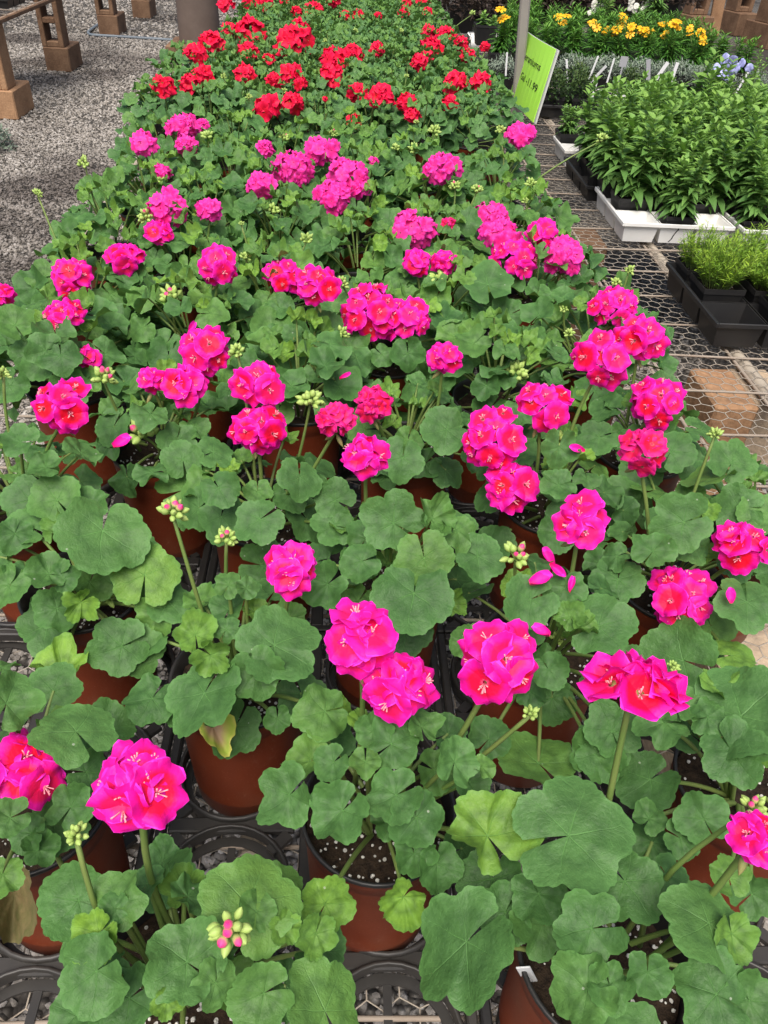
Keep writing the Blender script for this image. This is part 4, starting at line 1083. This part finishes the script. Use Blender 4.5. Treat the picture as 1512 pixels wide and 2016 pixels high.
for (x, y, h, wd, tl, mt, lab, hd) in ((1118, 158, .10, .016, (-.28, 0), M_TAG, 'white tag leaning left behind the sign edge', None), (1162, 150, .10, .014, (.22, 0), M_TAG, 'slim white tag leaning right in the silver row', None), (1166, 158, .09, .020, (.75, -.2), M_TAG, 'white tag tipped far over to the right', None),
      (1197, 156, .10, .014, (.1, 0), M_TAG, 'upright narrow white tag in the silver row', None), (1219, 158, .12, .012, (.02, 0), M_GREYTAG, 'grey tag with a spade-shaped head', (.045, .055)), (1276, 160, .11, .034, (-.25, 0), M_GREYTAG, 'broad grey tag leaning left', None),
      (1290, 158, .10, .030, (.5, 0), M_TAG, 'broad white tag leaning right', None), (1322, 158, .08, .028, (.1, 0), M_TAG, 'short upright white tag near the yellow flowers', None), (996, 142, .09, .014, (-.08, 0), M_TAG, 'white tag left of the sign post', None), (1452, 178, .11, .016, (.3, 0), M_TAG, 'white tag right of the blue flowers', None), (1166, 192, .05, .016, (.1, 0), M_TAG, 'small white tag in the bronze plant pot', None)):
    P = at(x, y, BZ + .12); stick('plant_tag', P, h * .72 + .04, wd * .75, tl, mt, lab, 'plant tags in the far pots', .02, None, hd)
CO = [pot_plant('daisy_plant', 'x', 'plant', 'yellow flowered plants in black pots', grow_leafy(110 + k, H=.20, ns=10, L=.085, Wd=.012, z0=.10), .15, .12, (M_CORE, M_STEM)) for k in range(3)]
def daisy(mb, P, r, g):
    tc = nrm(tocam(P) * .5 + [0, 0, .8] + g.normal(size=3) * .25); t, l, n_ = frame(tc, [1, .2, 0])
    for k in range(8):
        a = k * .785 + g.normal() * .1; d = t * math.cos(a) + l * math.sin(a); e = np.cross(n_, d)
        mb.add([P + d * r * .15, P + d * r * .6 + e * r * .24, P + d * r + e * r * .2 - n_ * r * .1, P + d * r * 1.05 - n_ * r * .1, P + d * r - e * r * .2 - n_ * r * .1, P + d * r * .6 - e * r * .24], [np.array([[0, 1, 2, 3], [0, 3, 4, 5]])])
    mb.add(ICO[0] * r * .22 * [1, 1, .6] + P + n_ * r * .05, ICO[1])
YF = [(995, 33, 15), (1108, 43, 13), (1168, 45, 12), (1210, 56, 15), (1222, 46, 14), (1196, 58, 12), (1205, 66, 10), (1243, 52, 12), (1264, 56, 15), (1272, 66, 12), (1280, 60, 10), (1305, 47, 12), (1327, 46, 14), (1312, 63, 9), (1336, 55, 9), (1358, 67, 10), (1377, 68, 12), (1384, 73, 12), (1176, 52, 7)]
cpos = []
for row, (y0, slope) in enumerate(((138, .085), (112, .085), (92, .085))):
    for x in range(978 + 12 * row, 1450 - 30 * row, 47 - 4 * row): cpos.append((x, y0 + (x - 980) * slope, row))
cl = []; cused = set()
for i, (x, y, row) in enumerate(cpos):
    k = i % 3; n_in = len([c for c in cpos[:i] if c[2] == row])
    lab = 'green daisy plant, %s from the left in the %s row of yellow flowered pots' % (ORD[n_in], ('front', 'middle', 'back')[row])
    if k not in cused: cused.add(k); o = CO[k]; o['label'] = lab
    else: o = copy_tree(CO[k], (0, 0, 0), 0, lab)
    place_px(o, x, y, s=.95 + .1 * ((i * 7) % 5) / 5, rot=i * 1.57); cl.append(o)
# yellow flowers belong to the plant whose pot stands nearest below them
bpy.context.view_layer.update()
bykey = {}
for (x, y, r) in YF:
    d = nrm(ray(x, y)); best = None
    for o in cl:
        b = np.array(o.location); t = (b[:2] @ d[:2]) / (d[:2] @ d[:2]); P = CAM + d * t; z = P[2] - BZ
        c = np.linalg.norm(P[:2] - b[:2]) + max(0, .30 - z) * 2 + max(0, z - .40) * 2
        if best is None or c < best[0]: best = (c, o, P)
    bykey.setdefault(best[1].name, []).append((best[2], r))
for o in cl:
    if o.name not in bykey: continue
    g = np.random.default_rng(hash(o.name) % 1000 if False else len(o.name) + int(o.location.x * 100))
    for (P, r) in bykey[o.name]:
        mb = MB(); R = r * depth(P) / FPX
        for k in range(3): daisy(mb, P + g.normal(size=3) * R * .5 * (k > 0), R * .72, g)
        f = mb.build('flower', M_YELL, None, P); f.parent = o
        s = o.scale[0]; L = o.matrix_basis.inverted() @ Vector(P); f.location = L; f.scale = (1 / s,) * 3; f.rotation_euler = (0, 0, -o.rotation_euler[2])
        mb = MB(); a_ = np.array(o.location) + [0, 0, .12]; tube(mb, [a_ - P, (a_ - P) * .5 + [0, 0, .02], np.zeros(3)], .0022, 4); mb.build('flower_stalk', M_STEM, f)
# blue flowered plant
bl = thing('blue_flowered_plant', at(1450, 268, BZ + .016), 'plant with one tall lavender blue flower cluster above the leafy plants', 'plant')
bo_ = np.array(bl.location); g = np.random.default_rng(77)
mb, so_ = MB(), MB(); sq_pot_mesh(mb, so_, .12, .10); mb.build('pot', M_BLACK, bl, (0, 0, 0), False); so_.build('soil', M_SOIL, bl)
fo, st = MB(), MB(); grow_leafy(88, H=.30, ns=6, L=.04, Wd=.012)(fo, st); fo.build('foliage', M_HERB, bl); st.build('stems', M_STEM, bl)
def at_near(px, py, base):
    d = nrm(ray(px, py)); return CAM + d * ((base[:2] @ d[:2]) / (d[:2] @ d[:2]))
for (cx, cy, pts) in ((1432, 133, [(1420, 128, 13), (1436, 122, 12), (1446, 138, 13), (1416, 146, 12), (1432, 140, 13), (1440, 130, 11), (1412, 136, 9)]), (1468, 133, [(1461, 130, 10), (1476, 136, 10), (1472, 128, 8)]), (1466, 236, [(1458, 243, 7), (1474, 228, 7)])):
    mb = MB()
    for (x, y, r) in pts:
        P = at_near(x, y, bo_); R = r * depth(P) / FPX; P = P + g.normal(size=3) * .01
        floret(mb, None, P, tocam(P) + g.normal(size=3) * .5, [0, 0, 1], R * .85, g)
    h = mb.build('flower_cluster', M_BLUE, bl, bo_)
    sm = MB(); C = at_near(cx, cy, bo_); tube(sm, arc(bo_ + [0, 0, .1], C, 0, 6), .002, 4); sm.build('flower_stalk', M_STEM, h, bo_)
# pale plants with white flowers, purple shrubs behind
WP = pot_plant('white_flowered_plant', 'tall pale plant with white blossoms behind the yellow daisies', 'plant', None, grow_leafy(130, H=.42, ns=10, L=.09, Wd=.022), .17, .14)
place_px(WP, 1268, 84, s=1.15)
WP2 = pot_plant('white_flowered_plant', 'lower pale plant with a white blossom tuft behind the first daisies', 'plant', None, grow_leafy(131, H=.26, ns=9, L=.07, Wd=.016), .16, .13)
place_px(WP2, 1182, 76)
for (o, pts) in ((WP, [(1245, 8, 9), (1252, 16, 8), (1266, 30, 9), (1276, 18, 10), (1282, 6, 9), (1258, 35, 7), (1290, 24, 7)]), (WP2, [(1172, 14, 9), (1182, 20, 11), (1190, 26, 8), (1167, 24, 7)])):
    mb = MB(); b = np.array(o.location); g = np.random.default_rng(4)
    for (x, y, r) in pts:
        P = at_near(x, y, b); R = r * depth(P) / FPX
        for k in range(3): floret(mb, None, P + g.normal(size=3) * R * .4, tocam(P) + g.normal(size=3) * .6, [0, 0, 1], R * .7, g)
    f = mb.build('blossoms', M_WFL, None, b); f.parent = o; s = o.scale[0]; f.scale = (1 / s,) * 3; f.rotation_euler = (0, 0, -o.rotation_euler[2])
PS = pot_plant('purple_shrub', 'x', 'shrub', 'dark purple leaved shrubs at the back', grow_mound(140, .26, .36, .16, 1500, .045, .022, .4), .26, .2, (M_PURP, M_STEM))
ps = [(905, 62), (952, 52), (1000, 48), (1048, 46), (1094, 48), (1140, 46), (1196, 46), (1232, 38), (1310, 40), (925, 20), (985, 14), (1045, 12), (1105, 14), (1165, 12), (1225, 10), (1290, 12)]
for i, (x, y) in enumerate(ps):
    lab = 'dark purple shrub, %s from the left in the %s row behind the yellow daisies' % (ORD[i if i < 9 else i - 9], 'near' if i < 9 else 'far')
    if i == 0: o = PS; o['label'] = lab
    else: o = copy_tree(PS, (0, 0, 0), 0, lab)
    place_px(o, x, y, z=BZ + .008, s=.9 + .1 * (i % 3), rot=i * 1.3)
o = pot_plant('potted_shoot', 'black pot with a single pale shoot on a white stand, between reds and daisies', 'plant', None, grow_leafy(150, H=.09, ns=2, L=.07, Wd=.02), .16, .13)
place_px(o, 952, 88, z=BZ + .09)
mb = MB(); P = at(950, 92, BZ); bbox(mb, (0, 0, .04), (.24, .2, .08), .01, ROTB); o = mb.build('white_stand', M_WHITE, None, (0, 0, 0)); o.location = Vector(P + [0, 0, .006]); tag(o, 'white upturned box under the single pale shoot', 'box')

# ------------------------------------------------------------------ posts and the price sign
pb = at(1013, 246, BZ); qv = UV(pb)[1]
foot = np.array([pb[0] - (pb[2]) * .02, pb[1], 0.0]); ptop = atv(1040, -70, qv)
ptop = pb + (ptop - pb) * 1.35
mb = MB(); dirp = nrm(ptop - pb); base = pb - dirp * (BZ / dirp[2])
t = nrm(np.cross([0, 1, 0], dirp)); rot = np.column_stack([t, np.cross(dirp, t), dirp])
Lp = np.linalg.norm(ptop - base); bbox(mb, (base + ptop) / 2, (.050, .050, Lp), .008, rot)
tag(mb.build('sign_post', M_POST, smooth=False), 'weathered grey square post carrying the lime green price sign', 'post')
vs = qv + .055
TL = atv(1042, 66, vs); TR = at(1094, 97, TL[2]); BL = atv(1009, 190, vs); BR = at(1049, 241, BL[2])
ex = nrm(TR - TL); ey = nrm((TL - BL) - ex * ((TL - BL) @ ex)); en = np.cross(ex, ey)
TL0 = TL - ex * .05; BL0 = BL - ex * .05
sg = thing('price_sign', (TL + BR) / 2, 'lime green card with handwritten black price, fixed to the grey post', 'sign'); sgo = np.array(sg.location)
def card(name, mat, off, pad, thick):
    mb = MB(); n = 10; V = []
    for k in (0, 1):
        for i in range(n):
            q = i / (n - 1)
            for (a, b, s) in ((TL0, TR, 1), (BL0, BR, -1)):
                p = a + (b - a) * q * (1 + pad) + ey * s * 0
                p = p + en * (off - thick * k + .012 * math.sin(q * 3.14))
                V.append(p)
    m = 2 * n; F = []
    for i in range(n - 1):
        F += [[2 * i + 1, 2 * i + 3, 2 * i + 2, 2 * i], [m + 2 * i, m + 2 * i + 2, m + 2 * i + 3, m + 2 * i + 1], [2 * i, 2 * i + 2, m + 2 * i + 2, m + 2 * i], [2 * i + 3, 2 * i + 1, m + 2 * i + 1, m + 2 * i + 3]]
    F += [[0, m, m + 1, 1], [2 * n - 1, m + 2 * n - 1, m + 2 * n - 2, 2 * n - 2]]
    mb.add(V, np.array(F)); return mb.build(name, mat, sg, sgo, False)
card('card', M_LIME, 0, 0, .003); card('backing', M_CARDBACK, -.006, .035, .008)
def writing(txt, name, fx, fy, height, width):
    cu = bpy.data.curves.new(name, 'FONT'); cu.body = txt; cu.size = 1.0; cu.offset = .002
    tmp = bpy.data.objects.new(name, cu); col.objects.link(tmp); bpy.context.view_layer.update()
    me = bpy.data.meshes.new_from_object(tmp.evaluated_get(bpy.context.evaluated_depsgraph_get())); bpy.data.objects.remove(tmp)
    co = np.array([v.co[:] for v in me.vertices]); x0, x1 = co[:, 0].min(), co[:, 0].max()
    Wd = np.linalg.norm(TR - TL); Hh = np.linalg.norm(TL - BL)
    for v, c in zip(me.vertices, co):
        q = (c[0] - x0) / (x1 - x0); sx = fx + q * width; top = TL + (TR - TL) * sx; bot = BL + (BR - BL) * sx
        p = top + (bot - top) * (fy - c[1] * height)
        qq = (sx * Wd + .05) / (Wd + .05)
        v.co = Vector(p + en * (.0022 + .012 * math.sin(max(0, min(1, qq)) * 3.14)) - sgo)
    me.materials.clear(); me.materials.append(M_INK)
    o = bpy.data.objects.new(name, me); col.objects.link(o); o.parent = sg; return o
writing('Geraniums', 'lettering', .03, .36, .15, .74); writing('Gal -11.99', 'lettering', .19, .64, .15, .66)

# brown column on its footing beside the path, grey-blue hose
cb = W3(-1.52, 9.35, 0)
col_t = thing('column', cb, 'thick brown round column standing on a square footing by the path', 'column')
mb = MB(); lathe(mb, (cb[0], cb[1], 0), [(.21, .16), (.21, 1.2), (.208, 2.2), (.205, 3.2), (0, 3.2)], 40); mb.build('shaft', M_COL, col_t, cb)
mb = MB(); bbox(mb, cb + [-.03, -.02, .08], (.56, .56, .16), .015, ROTB); mb.build('footing', M_BLOCK, col_t, cb, False)
hp = [at(x, y, .016) for (x, y) in ((205, 40), (188, 52), (172, 64), (178, 69), (215, 71), (280, 75), (355, 80), (420, 84))]
P = np.array(hp); tt = np.linspace(0, len(P) - 1, 40); Pi = np.column_stack([np.interp(tt, range(len(P)), P[:, i]) for i in range(3)])
for _ in range(3): Pi[1:-1] = (Pi[:-2] + Pi[1:-1] * 2 + Pi[2:]) / 4
mb = MB(); tube(mb, Pi, .016, 8); tag(mb.build('garden_hose', M_HOSE), 'grey-blue hose lying across the gravel behind the bench legs', 'hose')

# ------------------------------------------------------------------ the bench over the path: block legs, top, trays
LB = thing('display_bench', W3(-3.5, 9.0, .62), 'long bench on stacked brown blocks across the gravel path', 'bench'); lo = np.array(LB.location)
mb = MB()
for (u, v0, v1) in ((-2.50, 6.46, 15.5), (-4.6, 6.46, 15.5)): bbox(mb, W3(u, (v0 + v1) / 2, .635), (.045, v1 - v0, .03), .006, ROTB)
bbox(mb, W3(-3.55, 6.49, .635), (2.05, .045, .03), .006, ROTB); mb.build('frame', M_BLOCK, LB, lo, False)
mb = MB()
for k in range(40): tube(mb, [W3(-4.58, 6.55 + k * .22, .654), W3(-2.49, 6.55 + k * .22, .654)], .005, 5)
for k in range(9): tube(mb, [W3(-4.5 + k * .25, 6.48, .648), W3(-4.5 + k * .25, 15.3, .648)], .004, 5)
mb.build('wire_top', M_ROD, LB, lo)
names = ('nearest', 'second', 'third', 'fourth')
for i, (u, v) in enumerate(((-2.60, 6.72), (-2.70, 8.55), (-2.74, 10.68), (-2.66, 12.1))):
    mt = M_BLOCKP if i == 0 else M_BLOCK
    block(u, v, 0, (.23, .40, .20), None, 'brown block lying flat as foot of the %s leg beyond the path' % names[i], 0, mt, 'blocks under the bench beyond the path')
    block(u - .02, v - .09, .20, (.20, .19, .42), 'y', 'hollow block standing on the foot of the %s leg beyond the path' % names[i], 0, mt, 'blocks under the bench beyond the path')
for i, (u, v) in enumerate(((-4.3, 8.6), (-4.3, 10.6))):
    block(u, v, 0, (.4, .25, .6), None, 'dark block pier in the shade at the back of the bench, %s one' % names[i], 0, M_BLOCK)
fq = UV(at(10, 22, .66))
t1 = cell_tray('black_flat', -3.25 / SB, 7.0 / SB, 5, 3, .14, .06, M_BLACK, 'black flat on the bench at the top left corner'); t1.location.z = .66
t2 = cell_tray('black_flat', -3.22 / SB, 7.5 / SB, 5, 3, .14, .06, M_BLACK, 'second black flat farther along the bench beyond the path'); t2.location.z = .66
mg = simple('green_plastic', (.07, .26, .16), .45, .4)
o = cell_tray('green_tray', -2.80 / SB, 6.62 / SB, 2, 1, .13, .05, mg, 'green plastic tray at the near corner of the bench beyond the path'); o.location.z = .66
wd = pot_plant('path_weed', 'pale grey-green plant at the left edge of the gravel', 'plant', None, grow_mound(160, .16, .22, .0, 500, .035, .02, .5), 0, 0, (M_GREY, M_STEM))
P = at(-22, 296, 0.0); wd.location = Vector(P)

# blocks under the near bench
P = at(1408, 795, .56); qq = UV(P)
block(qq[0] + .065, qq[1] + .10, .20, (.12, .21, .355), None, 'orange topped half block standing under the wire right of the pots', 0, M_BLOCKP)
block(qq[0] + .19, qq[1] + .14, .20, (.12, .2, .34), None, 'pale half block under the wire at the right edge, next to the orange one', 0, M_BLOCKL)
block(qq[0] + .12, qq[1] + .10, 0, (.40, .22, .195), None, 'brown block lying flat under the orange topped half block', 0, M_BLOCK)
P = at(1172, 480, .56); qq = UV(P); block(qq[0], qq[1] + .1, .0, (.11, .2, .55), None, 'brown block pier under the wire left of the cracked white tray', 0, M_BLOCK)
P = at(1478, 1262, .56); qq = UV(P); block(qq[0] + .03, qq[1], .0, (.2, .16, .55), None, 'pale tan block under the wire at the right edge near the tall pot', 0, M_BLOCKL)
# bench legs far right
for i, (x, y, lab) in enumerate(((1352, 74, 'first'), (1440, 66, 'second'), (1500, 92, 'third'))):
    P = at(x, y, 0); s = 1.5
    o = block(0, 0, 0, (.23, .4, .2), None, 'brown foot block of the %s far leg at the top right' % lab, .25, M_BLOCK, 'blocks at the top right'); o.location = Vector(P); o.scale = (s,) * 3
    o = block(0, 0, 0, (.20, .19, .42), 'y', 'hollow brown block of the %s far leg at the top right' % lab, .25, M_BLOCK, 'blocks at the top right'); o.location = Vector(P + [0, 0, .2 * s]); o.scale = (s,) * 3
mb = MB(); a, b = at(1402, 74, 0), None; b = atv(1424, -40, UV(a)[1]); d = nrm(b - a); t = nrm(np.cross([0, 1, 0], d)); rot = np.column_stack([t, np.cross(d, t), d])
bbox(mb, (a + b) / 2, (.17, .05, np.linalg.norm(b - a)), .006, rot); tag(mb.build('leaning_board', M_BLOCKP, smooth=False), 'orange brown board leaning among the far block legs', 'board')
P = at(1508, 140, .3); 
mb = MB(); V = [at(1440, 90, .004), at(1560, 96, .004), at(1620, 230, .004), at(1430, 200, .004)]; mb.add(V, np.array([[0, 1, 2, 3]])[:, ::-1])  # flat patch, darker than the gravel and laid just above it
tag(mb.build('ground_cloth', simple('black_ground_cloth', (.035, .03, .027), .8, .2, c2=(.07, .06, .05), nscale=8)), 'dark ground cloth on the gravel at the far right', 'ground', kind='structure')
